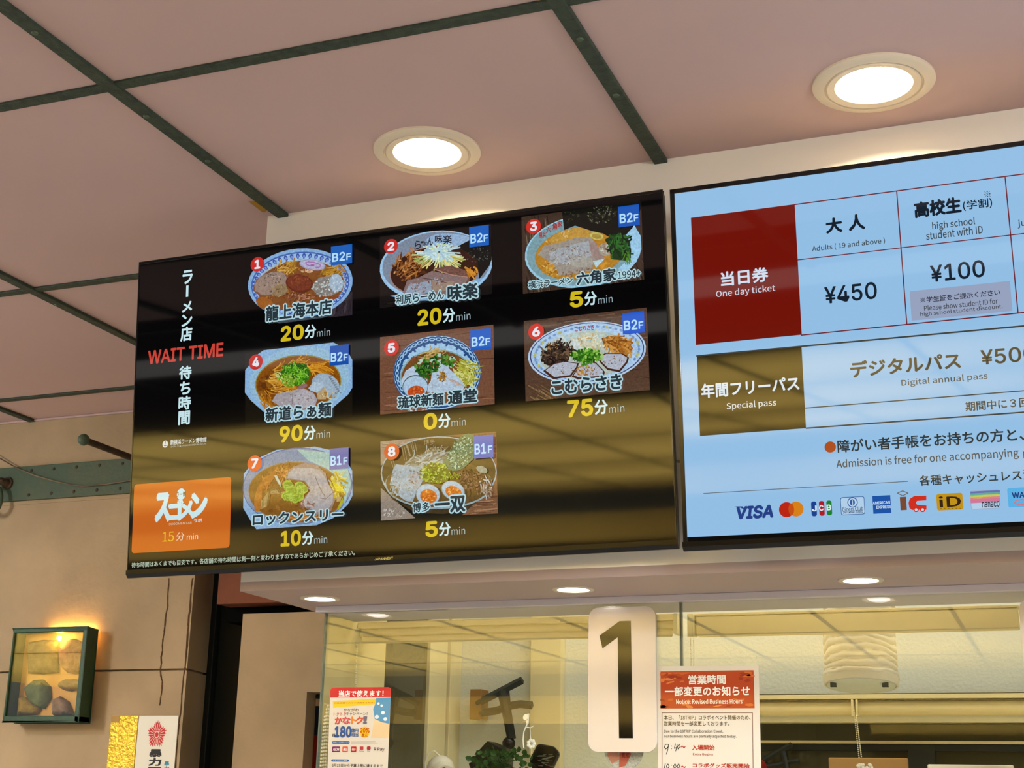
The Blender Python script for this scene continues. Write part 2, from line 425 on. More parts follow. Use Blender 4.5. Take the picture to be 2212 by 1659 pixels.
# left plaster wall with its return, joints and cracks
zj = Z0 + 0.409
def wl_plan(i, e): return [(-5.4, YW+i), (-2.722-e, YW+i), (-2.757-e, YW+0.17), (-5.4, YW+0.17)]
struct('wall_left', MB().prism(wl_plan(0, 0), 0, zj-0.0035, 'z').prism(wl_plan(0, 0), zj+0.0035, ZC, 'z').prism(wl_plan(0.018, 0.014), zj-0.004, zj+0.004, 'z'), m_plaster)
def ribbon(name, pts, w, y, m, th=0.0012):
    """irregular thin crack on a wall face at y: pixel path"""
    P = [on_y(u, v, y) for u, v in pts]; b = MB()
    Q = []
    for i in range(len(P)-1):
        for j in range(5):
            t = j/5; Q.append(P[i].lerp(P[i+1], t) + Vector((random.uniform(-1, 1)*w*0.35, 0, 0)))
    Q.append(P[-1])
    for i in range(len(Q)-1):
        w0, w1 = w*random.uniform(0.5, 1.2)/2, w*random.uniform(0.5, 1.2)/2
        a, c = Q[i], Q[i+1]
        b.add([(a.x-w0, y-th, a.z), (a.x+w0, y-th, a.z), (c.x+w1, y-th, c.z), (c.x-w1, y-th, c.z), (a.x-w0, y+.001, a.z), (a.x+w0, y+.001, a.z), (c.x+w1, y+.001, c.z), (c.x-w1, y+.001, c.z)],
              [(0, 1, 2, 3), (0, 4, 5, 1), (2, 6, 7, 3), (1, 5, 6, 2), (0, 3, 7, 4)])
    o = b.build(name, m, None, weld=False); return tag(o, kind='structure')
ribbon('trim_41', [(366, 1249), (362, 1310), (352, 1380), (347, 1446), (351, 1480), (345, 1524)], 0.0055, YW, m_crack)
ribbon('trim_42', [(416, 1249), (409, 1330), (399, 1442), (389, 1540), (379, 1659)], 0.0065, YW, m_crack)
# riveted green beam on the plaster wall
bz0, bz1 = Z0+1.0165, Z0+1.142
beam = struct('trim_43', MB().box((-5.4, YW-0.012, bz0), (-2.80, YW, bz1)), m_iron, bevel=0.002)
for i in range(5):
    for z in (bz0+0.018, bz1-0.018):
        x = -3.05 - i*0.098
        MB().lathe([(0.0001, -0.003), (0.005, -0.002), (0.0065, 0.0)], (x, YW-0.012, z), 'y', 10).build('rivet', m_rust, beam, True)
struct('trim_44', MB().box((-5.4, YW-0.004, bz0-0.014), (-2.80, YW, bz0-0.002)), m_plaster)
struct('trim_45', MB().box((-5.4, YW-0.010, ZC-0.008), (-2.722, YW, ZC)), m_ceil, bevel=0.003)
# black steel column in the gap, red-brown beam, right-hand plaster panel with the curtain opening
struct('trim_46', MB().box((-2.82, YW+0.172, 0), (-2.738, YW+0.40, ZC)).box((-2.738, YW+0.20, 0), (-2.30, YW+0.40, ZC)), m_post, bevel=0.003)
zbb = Z0+0.617
struct('trim_47', MB().box((-2.615, YW-0.02, zbb), (-1.2, YW+0.16, ZC)), m_brown, bevel=0.002)
struct('trim_48', MB().box((-2.62, YW+0.06, zbb-0.05), (-1.2, YW+0.16, zbb-0.0005)), mat('gap_black', (9, 9, 9), .95, .05))  # black bar with the darkness of the gap put into its colour
zp = on_y(528, 1326, YW).z; xo = on_y(663, 1495, YW).x; zo = on_y(663, 1495, YW).z; xp = on_y(513, 1490, YW).x
struct('wall_side', MB().box((xp, YW, 0), (xo, YW+0.12, zp)).box((xo, YW, zo), (-1.3, YW+0.12, zp)), m_plaster)
struct('trim_49', MB().box((xo-0.001, YW+0.105, 0), (-1.3, YW+0.118, zo)), m_dark)
# office shell behind the glass
struct('wall_office_left', MB().box((-1.624, YG+0.02, 0), (-1.620, 3.291, 2.62)), m_cream)
struct('trim_51', MB().box((-1.655, 3.291, 0), (-1.622, 3.549, 2.62)), m_olive)
struct('trim_52', MB().box((-1.655, 3.549, 0), (-1.612, 3.665, 2.62)).box((-1.655, 3.675, 0), (-1.606, YB, 2.62)), m_frame, bevel=0.002)
zw = on_y(1600, 1560, YB).z          # top of the window behind the second blind
xw = on_y(1440, 1600, YB).x
struct('wall_office_back', MB().box((-1.655, YB, 0), (xw, YB+0.08, 2.62)).box((xw, YB, zw), (2.5, YB+0.08, 2.62)), m_inwall)
struct('ceiling_office', MB().box((-1.655, 3.118, 2.62), (2.5, YB+0.08, 2.66)), m_inwall)
struct('wall_office_right', MB().box((1.2, YG+0.02, 0), (1.25, YB, 2.62)), m_cream)
px0, px1 = on_y(1152, 1500, YB).x, on_y(1220, 1500, YB).x
struct('trim_53', MB().box((px0, YB-0.03, 0), (px1, YB, 2.62)), m_frame, bevel=0.003)  # tan reflection in the glass, built as a solid band
# rear office window: black frame, reflected yellow put into the panes' olive colour
zf = on_y(1700, 1606, YB).z
w2 = struct('window_3', MB().box((xw, YB+0.02, zf-0.016), (2.4, YB+0.07, zf)).box((xw, YB+0.02, 1.0), (xw+0.05, YB+0.07, zf)), m_post)
MB().box((xw, YB+0.05, 1.0), (2.4, YB+0.06, zw)).build('pane', m_olive, w2)
xa, xb = on_y(1962, 1630, YB+.02).x, on_y(2020, 1630, YB+.02).x
MB().box((xa, YB+0.015, 1.0), (xb, YB+0.07, zf-0.001)).build('mullion', m_post, w2)
zr = on_y(1700, 1600, YB).z
MB().box((xw, YB+0.01, zf+0.001), (2.4, YB+0.07, zf+0.008)).build('rail', m_blind, w2)
# counter shelf inside the office, just under the view
struct('trim_54', MB().box((-1.60, 3.15, 1.62), (1.1, YB-0.001, 1.645)), m_frame)
struct('trim_55', MB().box((-1.63, YG-0.05, 0), (1.2, YG+0.10, 1.05)), m_frame)
# ticket window glass: two sheets meeting edge to edge
xg = -1.614; xj = on_y(1470, 1330, YG).x
for i, (a, b) in enumerate(((xg, xj-0.002), (xj+0.002, 1.0))):
    w = struct('window_%d' % (i+1), MB().box((a+0.0005, YG, 1.051), (b-0.0005, YG+0.010, ZB)), M_GLASS)
    MB().box((a-0.003 if i == 0 else a-0.0005, YG, 1.052), (a+0.0004, YG+0.010, ZB-0.0005)).build('glass_edge', m_edge, w)
    if i == 0: MB().box((b-0.0004, YG, 1.052), (b+0.0012, YG+0.010, ZB-0.0005)).build('glass_edge', m_edge, w)

# ================================================================== LAMPS
GD = 'round downlights in the pink ceiling'
def ceiling_downlight(x, y, label):
    t = empty('ceiling_downlight', label, 'ceiling light', GD, (x, y, ZC))
    MB().lathe([(0.094, 0.012), (0.113, 0.0), (0.113, -0.004), (0.108, -0.0075), (0.092, -0.009), (0.090, -0.006), (0.088, -0.006), (0.086, -0.0095), (0.072, -0.007), (0.070, -0.003), (0.070, 0.012), (0.094, 0.012)], (0, 0, 0), k=64).build('trim_ring', m_trimring, t, True)
    MB().lathe([(0.0715, -0.0025), (0.068, 0.02), (0.055, 0.055), (0.046, 0.075), (0.0001, 0.078)], (0, 0, 0), k=48).build('reflector', m_reflector, t, True)
    MB().lathe([(0.0001, 0.030), (0.022, 0.032), (0.038, 0.040), (0.044, 0.054), (0.040, 0.066), (0.0001, 0.068)], (0, 0, 0), k=40).build('lamp', m_bulb, t, True)
    l = bpy.data.lights.new('downlight_beam', 'SPOT'); l.energy = 6.0; l.color = (1.0, 0.84, 0.58); l.spot_size = math.radians(143); l.spot_blend = 0.10; l.shadow_soft_size = 0.03
    lo = bpy.data.objects.new('downlight_beam', l); COL.objects.link(lo); lo.parent = t; lo.location = (0, 0, 0.006)
    return t
ceiling_downlight(*DL[0], 'round recessed downlight in pink ceiling above the black menu screen')
ceiling_downlight(*DL[1], 'round recessed downlight in pink ceiling above the pale blue price screen')
GS = 'small spotlights under the white header'
def soffit_spotlight(x, y, label):
    t = empty('soffit_spotlight', label, 'spotlight', GS, (x, y, ZS))
    MB().lathe([(0.036, 0.006), (0.044, 0.0), (0.044, -0.0025), (0.041, -0.004), (0.034, -0.003), (0.033, 0.0), (0.033, 0.012), (0.036, 0.012), (0.036, 0.006)], (0, 0, 0), k=48).build('trim_ring', m_trimring, t, True)
    MB().lathe([(0.0335, 0.001), (0.029, 0.014), (0.027, 0.024), (0.0001, 0.026)], (0, 0, 0), k=40).build('reflector', m_reflector, t, True)
    MB().lathe([(0.0001, -0.0055), (0.014, -0.005), (0.022, -0.002), (0.025, 0.004), (0.024, 0.018), (0.0001, 0.02)], (0, 0, 0), k=36).build('lamp', m_spot, t, True)
soffit_spotlight(*SP[0], 'small lit spotlight under header nearest its left end')
soffit_spotlight(*SP[1], 'small lit spotlight under header above the number 1 sign')
soffit_spotlight(*SP[2], 'small lit spotlight under header below the row of payment logos')

# ================================================================== SCREENS
def tv_frame(P, yaw, roll, tilt):
    cr, sr = math.cos(roll), math.sin(roll)
    ux = Vector((math.cos(yaw), math.sin(yaw), 0)); n = Vector((-math.sin(yaw), math.cos(yaw), 0))
    dn = Vector((0, 0, -1))*math.cos(tilt) + n*math.sin(tilt)
    return plane_frame(P + EYE, ux*cr - dn*sr, -(dn*cr + ux*sr))
TV_W = 1.232
def tv_body(root, h, side, top):
    w = TV_W
    MB().box((0.002, 0.006, -h-0.014), (w-0.002, 0.030, -0.002)).box((0.25, 0.030, -h+0.10), (w-0.25, 0.048, -0.12)).build('casing', m_black, root, bevel=0.002)
    MB().box((0, -0.0012, -h), (side, 0.008, 0)).box((w-side, -0.0012, -h), (w, 0.008, 0)).box((0, -0.0012, -top), (w, 0.008, 0)).build('bezel', m_bezel, root, bevel=0.0008)
    MB().prism([(-0.0035, -h+0.0006), (-0.0035, -h-0.0085), (0.004, -h-0.0165), (0.012, -h-0.0165), (0.012, -h+0.0006)], -0.001, w+0.001, 'x').build('bottom_lip', m_bezel, root)

class Pic:
    """food picture drawn on the screen; coordinates are those of an enlarged view: pixel = origin + xy/scale"""
    def __init__(s, fl, ox, oy, sc):
        s.f = fl; s.ox = ox; s.oy = oy; s.sc = sc
        a, b = fl.loc(ox, oy), fl.loc(ox+10, oy); s.k = math.hypot(b[0]-a[0], b[1]-a[1])/10/sc
    def q(s, p): return s.f.loc(s.ox+p[0]/s.sc, s.oy+p[1]/s.sc)
    def up(s): s.f.up(); return s
    def poly(s, pts, col): s.f.poly([s.q(p) for p in pts], col); return s
    def ell(s, cx, cy, rx, ry, col, rot=0, jit=0, k=36):
        c, d = math.cos(math.radians(rot)), math.sin(math.radians(rot)); P = []
        for i in range(k):
            t = 2*PI*i/k; g = 1+(random.uniform(-jit, jit) if jit else 0); x, y = rx*g*math.cos(t), ry*g*math.sin(t)
            P.append((cx+x*c-y*d, cy+x*d+y*c))
        return s.poly(P, col)
    def st(s, pts, w, col): s.f.line([s.q(p) for p in pts], w*s.k, col, px=False); return s
    def spot(s, cx, cy, rx, ry, rot):
        r = math.sqrt(random.random()); t = random.uniform(0, 2*PI); c, d = math.cos(math.radians(rot)), math.sin(math.radians(rot))
        x, y = rx*r*math.cos(t), ry*r*math.sin(t); return cx+x*c-y*d, cy+x*d+y*c
    def bits(s, cx, cy, rx, ry, n, size, cols, rot=0, asp=0.5):
        for i in range(n):
            x, y = s.spot(cx, cy, rx, ry, rot); z = size*random.uniform(0.6, 1.3)
            s.ell(x, y, z, z*asp, random.choice(cols), random.uniform(0, 180), 0.15, 7)
            if i % 12 == 11: s.up()
        return s.up()
    def noodles(s, cx, cy, rx, ry, n, cols, w, ln, ang=0, curl=0.5, rot=0, spread=25):
        for i in range(n):
            x, y = s.spot(cx, cy, rx, ry, rot); a = math.radians(ang+random.uniform(-spread, spread)); P = [(x, y)]; da = random.uniform(-curl, curl)
            for j in range(6):
                x += math.cos(a)*ln/6; y += math.sin(a)*ln/6; a += da*0.5; P.append((x, y))
            s.st(P, w*random.uniform(0.7, 1.2), random.choice(cols))
            if i % 10 == 9: s.up()
        return s.up()
    def rays(s, cx, cy, rx, ry, n, cols, w, a0, a1, l0, l1):
        for i in range(n):
            t = math.radians(random.uniform(a0, a1)); u, v = random.uniform(l0*0.4, l0), random.uniform(l0, l1)
            b = random.uniform(-0.25, 0.25)
            s.st([(cx+rx*u*math.cos(t), cy+ry*u*math.sin(t)), (cx+rx*(u+v)/2*math.cos(t+b*.5), cy+ry*(u+v)/2*math.sin(t+b*.5)), (cx+rx*v*math.cos(t+b), cy+ry*v*math.sin(t+b))], w*random.uniform(.6, 1.2), random.choice(cols))
            if i % 12 == 11: s.up()
        return s.up()
    def ring(s, cx, cy, rx, ry, rot, n, fn, a0=0, a1=360):
        c, d = math.cos(math.radians(rot)), math.sin(math.radians(rot))
        for i in range(n):
            t = math.radians(a0+(a1-a0)*(i+0.5)/n); x, y = rx*math.cos(t), ry*math.sin(t)
            fn(cx+x*c-y*d, cy+x*d+y*c, t)
        return s.up()
    def wood(s, base, dark, light, n, ang, w, x0, y0, x1, y1):
        for i in range(n):
            x, y = random.uniform(x0, x1), random.uniform(y0, y1); L = random.uniform(120, 420); a = math.radians(ang+random.uniform(-4, 4))
            s.st([(x, y), (x+L*math.cos(a), y+L*math.sin(a))], w*random.uniform(.5, 1.4), random.choice((dark, light, base, dark)))
            if i % 14 == 13: s.up()
        return s.up()

PALE = (168, 205, 232); SOUPY = (168, 120, 40)
def art1(p):
    p.poly([(1690, 1240), (2062, 1000), (2062, 1445), (1610, 1490)], (46, 38, 44)).poly([(600, 1560), (1700, 1440), (1500, 1500), (680, 1605)], (60, 70, 80)).up()
    p.wood((50, 42, 48), (34, 28, 34), (74, 64, 76), 26, -82, 10, 1720, 1300, 2040, 1460)
    p.ell(1080, 845, 990, 655, (128, 168, 212), -5).up().ell(1080, 850, 930, 598, (62, 96, 170), -5).up().ell(1080, 855, 905, 576, (150, 184, 222), -5).up()
    p.ring(1080, 860, 860, 535, -5, 46, lambda x, y, t: p.ell(x, y, 46, 34, (52, 84, 160), math.degrees(t), 0, 12)); p.ring(1080, 862, 850, 522, -5, 46, lambda x, y, t: p.ell(x, y, 28, 18, (120, 140, 208), math.degrees(t), 0, 10))
    p.ring(1080, 864, 805, 490, -5, 46, lambda x, y, t: p.ell(x, y, 15, 15, (58, 92, 160), 0, 0, 8))
    p.ell(1080, 880, 850, 490, (160, 178, 190), -5).up().ell(1080, 895, 832, 472, (122, 72, 30), -5, .01).up()
    p.bits(1080, 900, 760, 430, 90, 34, [(142, 84, 30), (110, 58, 24), (150, 98, 40), (96, 50, 26)], -5)
    p.ell(420, 1230, 180, 110, (150, 88, 30), 25, .05).ell(1560, 1140, 260, 60, (128, 66, 28), -12, .05).up()
    p.noodles(760, 600, 220, 120, 70, [(160, 112, 28), (190, 146, 60), (136, 92, 20), (204, 164, 84)], 16, 120, -35, .5, -20)
    p.noodles(1620, 640, 200, 90, 46, [(166, 118, 30), (190, 142, 50), (140, 100, 24)], 18, 150, -25, .4)
    p.ell(520, 850, 340, 215, (120, 82, 70), -22, .04).up().ell(525, 845, 318, 196, (146, 124, 112), -22, .05).up().ell(700, 980, 150, 110, (138, 116, 84), -30, .08).up()
    p.bits(500, 800, 230, 120, 60, 13, [(66, 54, 48), (92, 78, 68), (176, 160, 150)], -25, .5).bits(640, 960, 160, 170, 30, 24, [(150, 132, 110), (118, 92, 66), (96, 72, 50), (162, 140, 96)], -30)
    p.noodles(1000, 1130, 260, 80, 40, [(110, 62, 40), (150, 96, 70), (90, 46, 30), (176, 128, 100)], 16, 110, -40, .5)
    p.ell(1590, 900, 280, 190, (128, 122, 116), -8, .06).up().bits(1560, 920, 270, 170, 110, 22, [(176, 188, 190), (130, 134, 136), (96, 104, 90), (150, 150, 146), (208, 214, 212)], -8)
    p.ell(1760, 840, 130, 170, (158, 178, 196), -8, .06).up().bits(1770, 850, 100, 150, 22, 26, [(190, 206, 220), (140, 164, 186)], 0)
    p.ell(1310, 500, 250, 96, (150, 148, 178), 8, .05).up().ell(1310, 497, 228, 80, (172, 172, 204), 8, .03).up()
    p.st([(1310, 520), (1250, 515), (1200, 490), (1180, 455), (1230, 440), (1330, 450), (1430, 480), (1470, 520), (1430, 545), (1370, 545)], 18, (158, 110, 168)).ell(1310, 505, 40, 18, (150, 90, 150)).up()
    p.rays(1180, 640, 230, 90, 26, [(206, 170, 140), (180, 130, 100), (222, 190, 160)], 15, 190, 350, .3, 1.1)
    p.ell(1065, 850, 255, 172, (94, 38, 22), 8, .04).up().ell(1060, 835, 232, 148, (112, 50, 28), 8, .05).up().bits(1090, 820, 190, 110, 30, 30, [(128, 62, 36), (98, 40, 24), (140, 74, 46)], 8, .4)
def art2(p):
    p.poly([(85, 290), (2050, 70), (2050, 1290), (85, 1600)], (24, 19, 19)).up().wood((28, 22, 22), (18, 14, 14), (38, 31, 30), 30, -6, 12, 90, 1400, 700, 1580)
    p.ell(1070, 800, 990, 610, (150, 190, 224), -6).up().ell(1075, 780, 950, 568, (120, 134, 154), -6).up().ell(1420, 500, 560, 250, (142, 172, 206), 10).up()
    p.poly([(260, 1330), (1900, 1010), (1740, 1180), (1200, 1400), (600, 1420)], (126, 168, 208)).up()
    p.ell(1050, 890, 800, 440, (150, 118, 108), -8).up().ell(1050, 890, 782, 424, (52, 24, 14), -8).up()
    p.poly([(1430, 470), (1640, 360), (2060, 300), (2060, 640), (2000, 800), (1820, 1040), (1790, 700), (1600, 560)], (14, 15, 14)).up().bits(1780, 600, 220, 170, 60, 16, [(52, 58, 52), (34, 38, 34), (96, 104, 100)], 0, .5)
    p.noodles(560, 860, 230, 230, 70, [(122, 68, 28), (150, 92, 42), (84, 44, 18), (176, 120, 64)], 20, 190, -50, .5)
    p.bits(470, 900, 170, 230, 30, 24, [(126, 70, 30), (84, 40, 18), (204, 150, 90)], 0, .5).noodles(1650, 880, 120, 70, 16, [(176, 112, 28), (204, 140, 50)], 26, 120, 40, .9)
    p.rays(1120, 560, 560, 420, 120, [(190, 204, 150), (168, 182, 110), (206, 214, 170), (150, 160, 84), (214, 200, 120)], 20, 20, 165, .2, .92)
    p.rays(1120, 560, 420, 200, 110, [(178, 206, 214), (196, 220, 222), (160, 190, 200), (206, 226, 196)], 24, 0, 360, .2, 1.0)
    p.bits(1110, 540, 230, 130, 30, 46, [(186, 214, 226), (170, 204, 220), (196, 214, 150), (160, 190, 206)], -8, .35)
    p.poly([(1030, 850), (1320, 800), (1580, 880), (1660, 1050), (1600, 1130), (1300, 960)], (112, 76, 66)).up().bits(1380, 900, 220, 70, 26, 34, [(126, 90, 80), (98, 64, 56)], 18, .3)
    p.poly([(480, 1290), (560, 1060), (760, 1010), (1000, 890), (1260, 950), (1500, 990), (1640, 1010), (1560, 1150), (1200, 1330), (700, 1350)], (128, 106, 104)).up()
    p.poly([(520, 1290), (600, 1130), (980, 1060), (1000, 1240), (760, 1330)], (142, 156, 176)).poly([(1000, 1060), (1400, 1070), (1280, 1230), (1010, 1250)], (150, 128, 112)).up()
    p.bits(900, 1130, 330, 130, 60, 26, [(160, 168, 184), (126, 104, 104), (112, 86, 84), (150, 140, 146)], -8, .4).st([(780, 1010), (1050, 1050), (1250, 1100)], 10, (84, 56, 56)).st([(1030, 860), (1330, 960), (1620, 1000)], 14, (168, 128, 110))
    for ch, (a, b) in zip('らーめん味楽', (((700, 370), (800, 500)), ((800, 380), (850, 400)), ((850, 370), (920, 450)), ((920, 300), (1010, 440)), ((1050, 270), (1180, 390)), ((1190, 280), (1340, 410)))):
        A = (p.ox+a[0]/p.sc, p.oy+a[1]/p.sc); B = (p.ox+b[0]/p.sc, p.oy+b[1]/p.sc); p.f.text(ch, A, B, (32, 34, 48), .02)
    p.up()
def art3(p):
    p.poly([(85, 330), (2062, 80), (2110, 1360), (110, 1595)], (62, 46, 36)).up()
    p.wood((70, 54, 44), (42, 30, 24), (110, 92, 74), 60, 80, 13, 100, 250, 760, 1500).wood((60, 46, 38), (36, 26, 22), (96, 80, 66), 46, 68, 12, 1500, 1000, 2090, 1400)
    p.ell(1090, 890, 955, 590, (146, 194, 218), -8).up().ell(1085, 880, 920, 560, (118, 154, 164), -8).up().poly([(1790, 610), (1840, 490), (1930, 470), (2030, 640), (2040, 860), (1960, 1060), (1760, 1230), (1660, 1180), (1840, 1000)], (150, 196, 226)).up()
    p.ell(1040, 920, 740, 430, (166, 122, 44), -10).up().ell(1030, 910, 715, 405, (176, 124, 36), -10, .02).up().ell(950, 640, 420, 130, (184, 142, 62), -12, .03).up()
    p.bits(700, 640, 260, 60, 20, 22, [(206, 178, 120), (190, 150, 70)], -20).bits(560, 1180, 160, 110, 36, 28, [(196, 140, 40), (150, 100, 26), (206, 166, 84)], 30, .5)
    p.poly([(745, 235), (1100, 190), (1650, 110), (2000, 70), (2060, 120), (1900, 500), (1790, 620), (1500, 650), (1420, 600), (1240, 560), (960, 470), (780, 545)], (18, 18, 14)).up()
    p.bits(1400, 290, 260, 140, 110, 16, [(70, 72, 50), (44, 46, 34), (106, 108, 84), (30, 30, 22)], -8, .5).bits(900, 330, 150, 100, 26, 18, [(50, 52, 36), (34, 34, 26)], 0, .5)
    p.ell(1310, 640, 110, 62, (186, 180, 96), 10).up().ell(1310, 645, 80, 38, (168, 140, 60), 10).up()
    p.poly([(350, 940), (460, 790), (650, 770), (980, 665), (1200, 660), (1290, 740), (1330, 800), (1440, 1000), (1390, 1090), (1250, 1110), (1240, 1200), (700, 1290), (640, 1130), (520, 1040)], (150, 142, 132)).up()
    p.poly([(560, 900), (900, 780), (1180, 720), (1210, 880), (1240, 960), (900, 1060), (640, 1080), (530, 1000)], (158, 164, 170)).poly([(1190, 740), (1290, 730), (1430, 1000), (1300, 1030), (1190, 900)], (150, 128, 122)).ell(1040, 1050, 210, 100, (162, 158, 148), 5, .05).poly([(1250, 1050), (1440, 1010), (1300, 1160)], (176, 206, 216)).up()
    p.bits(800, 960, 380, 200, 110, 26, [(170, 176, 180), (138, 126, 118), (150, 138, 128), (122, 108, 96), (182, 184, 180)], -12, .3).bits(980, 1230, 260, 50, 40, 26, [(160, 140, 124), (134, 112, 96), (112, 90, 72)], -8, .5)
    p.ell(1450, 860, 105, 110, (160, 150, 134), 20, .06).up().bits(1450, 850, 80, 90, 20, 26, [(186, 186, 178), (146, 124, 104)])
    p.poly([(1340, 1130), (1450, 1060), (1580, 1110), (1480, 1080), (1400, 1180)], (206, 142, 40)).up()
    p.poly([(1440, 700), (1580, 610), (1800, 630), (1860, 760), (1870, 1000), (1780, 1040), (1560, 1020), (1550, 860)], (24, 54, 24)).up()
    p.noodles(1700, 760, 150, 170, 60, [(32, 76, 30), (20, 46, 20), (48, 100, 40), (16, 34, 18)], 26, 150, 85, .8, 0, 50).noodles(1810, 940, 40, 70, 12, [(80, 130, 34), (60, 110, 30)], 14, 110, 85, .2)
    for ch, a, b in zip('六角家', ((485, 500), (590, 430), (675, 400)), ((570, 580), (665, 530), (750, 490))):
        p.f.text(ch, (p.ox+a[0]/p.sc, p.oy+a[1]/p.sc), (p.ox+b[0]/p.sc, p.oy+b[1]/p.sc), (158, 44, 44), .03)
    p.f.text('横浜', (p.ox+370/p.sc, p.oy+580/p.sc), (p.ox+480/p.sc, p.oy+660/p.sc), (158, 52, 52), .03); p.up()
def art4(p):
    oct_ = [(80, 580), (310, 290), (410, 220), (1660, 80), (1740, 120), (1930, 270), (2000, 390), (2000, 890), (1930, 1010), (1640, 1260), (1250, 1420), (900, 1480), (440, 1350), (180, 1120), (75, 980)]
    p.poly([(80, 270), (2000, 80), (2000, 1400), (80, 1600)], (20, 16, 10)).up().poly(oct_, (132, 172, 212)).up().ell(1050, 760, 900, 600, (142, 180, 206), -8).up()
    p.ell(1030, 800, 775, 500, (140, 128, 60), -5).up().ell(1030, 805, 757, 482, (132, 74, 12), -5).up().ell(1030, 830, 690, 420, (120, 68, 14), -5, .02).up()
    p.bits(450, 870, 130, 180, 30, 50, [(90, 48, 14), (112, 60, 14), (134, 82, 24)], 0, .7)
    p.noodles(840, 570, 330, 130, 90, [(184, 124, 30), (160, 100, 20), (206, 150, 56), (140, 84, 14)], 15, 200, -12, .4, -18).noodles(640, 800, 200, 170, 70, [(188, 132, 36), (206, 160, 70), (160, 104, 24)], 16, 220, 5, .5)
    p.noodles(1320, 510, 170, 90, 46, [(190, 124, 26), (164, 100, 18), (208, 146, 44)], 16, 220, 20, .4).noodles(420, 1080, 120, 170, 26, [(180, 120, 30), (150, 92, 20)], 16, 180, 60, .3)
    p.noodles(650, 640, 110, 60, 14, [(206, 208, 150), (186, 190, 110)], 14, 180, 25, .3)
    p.ell(1000, 650, 250, 200, (50, 96, 22), -8, .08).up().noodles(960, 620, 230, 190, 130, [(76, 146, 26), (112, 176, 40), (52, 112, 22), (140, 192, 70), (36, 84, 18)], 18, 110, 60, 1.4, 0, 90)
    p.noodles(830, 800, 110, 80, 40, [(132, 168, 50), (160, 190, 80), (96, 140, 30)], 14, 120, -40, .8)
    p.ell(1520, 850, 265, 205, (140, 160, 176), 25, .03).up().ell(1540, 830, 230, 170, (152, 172, 190), 25, .04).up()
    for i in range(9): p.st([(1560+i*22, 680+i*34), (1640+i*20, 700+i*36)], 9, (96, 108, 122))
    p.poly([(1210, 900), (1300, 790), (1460, 800), (1490, 860), (1370, 980), (1260, 950)], (168, 188, 204)).poly([(1490, 880), (1570, 1000), (1520, 1100), (1380, 1100), (1360, 1000)], (176, 152, 112)).up().bits(1560, 1020, 160, 80, 30, 22, [(190, 170, 120), (160, 116, 50), (206, 190, 150)])
    p.poly([(560, 1130), (640, 1000), (900, 950), (1100, 890), (1300, 980), (1370, 1100), (1330, 1240), (900, 1300), (660, 1200)], (158, 152, 156)).up()
    p.poly([(940, 1010), (1130, 920), (1320, 1010), (1330, 1220), (960, 1280)], (170, 166, 172)).ell(1110, 870, 90, 40, (140, 104, 104), -20).up().st([(930, 990), (920, 1190)], 8, (116, 106, 108)).bits(960, 1080, 320, 120, 36, 22, [(176, 172, 176), (148, 140, 142), (134, 118, 118)])
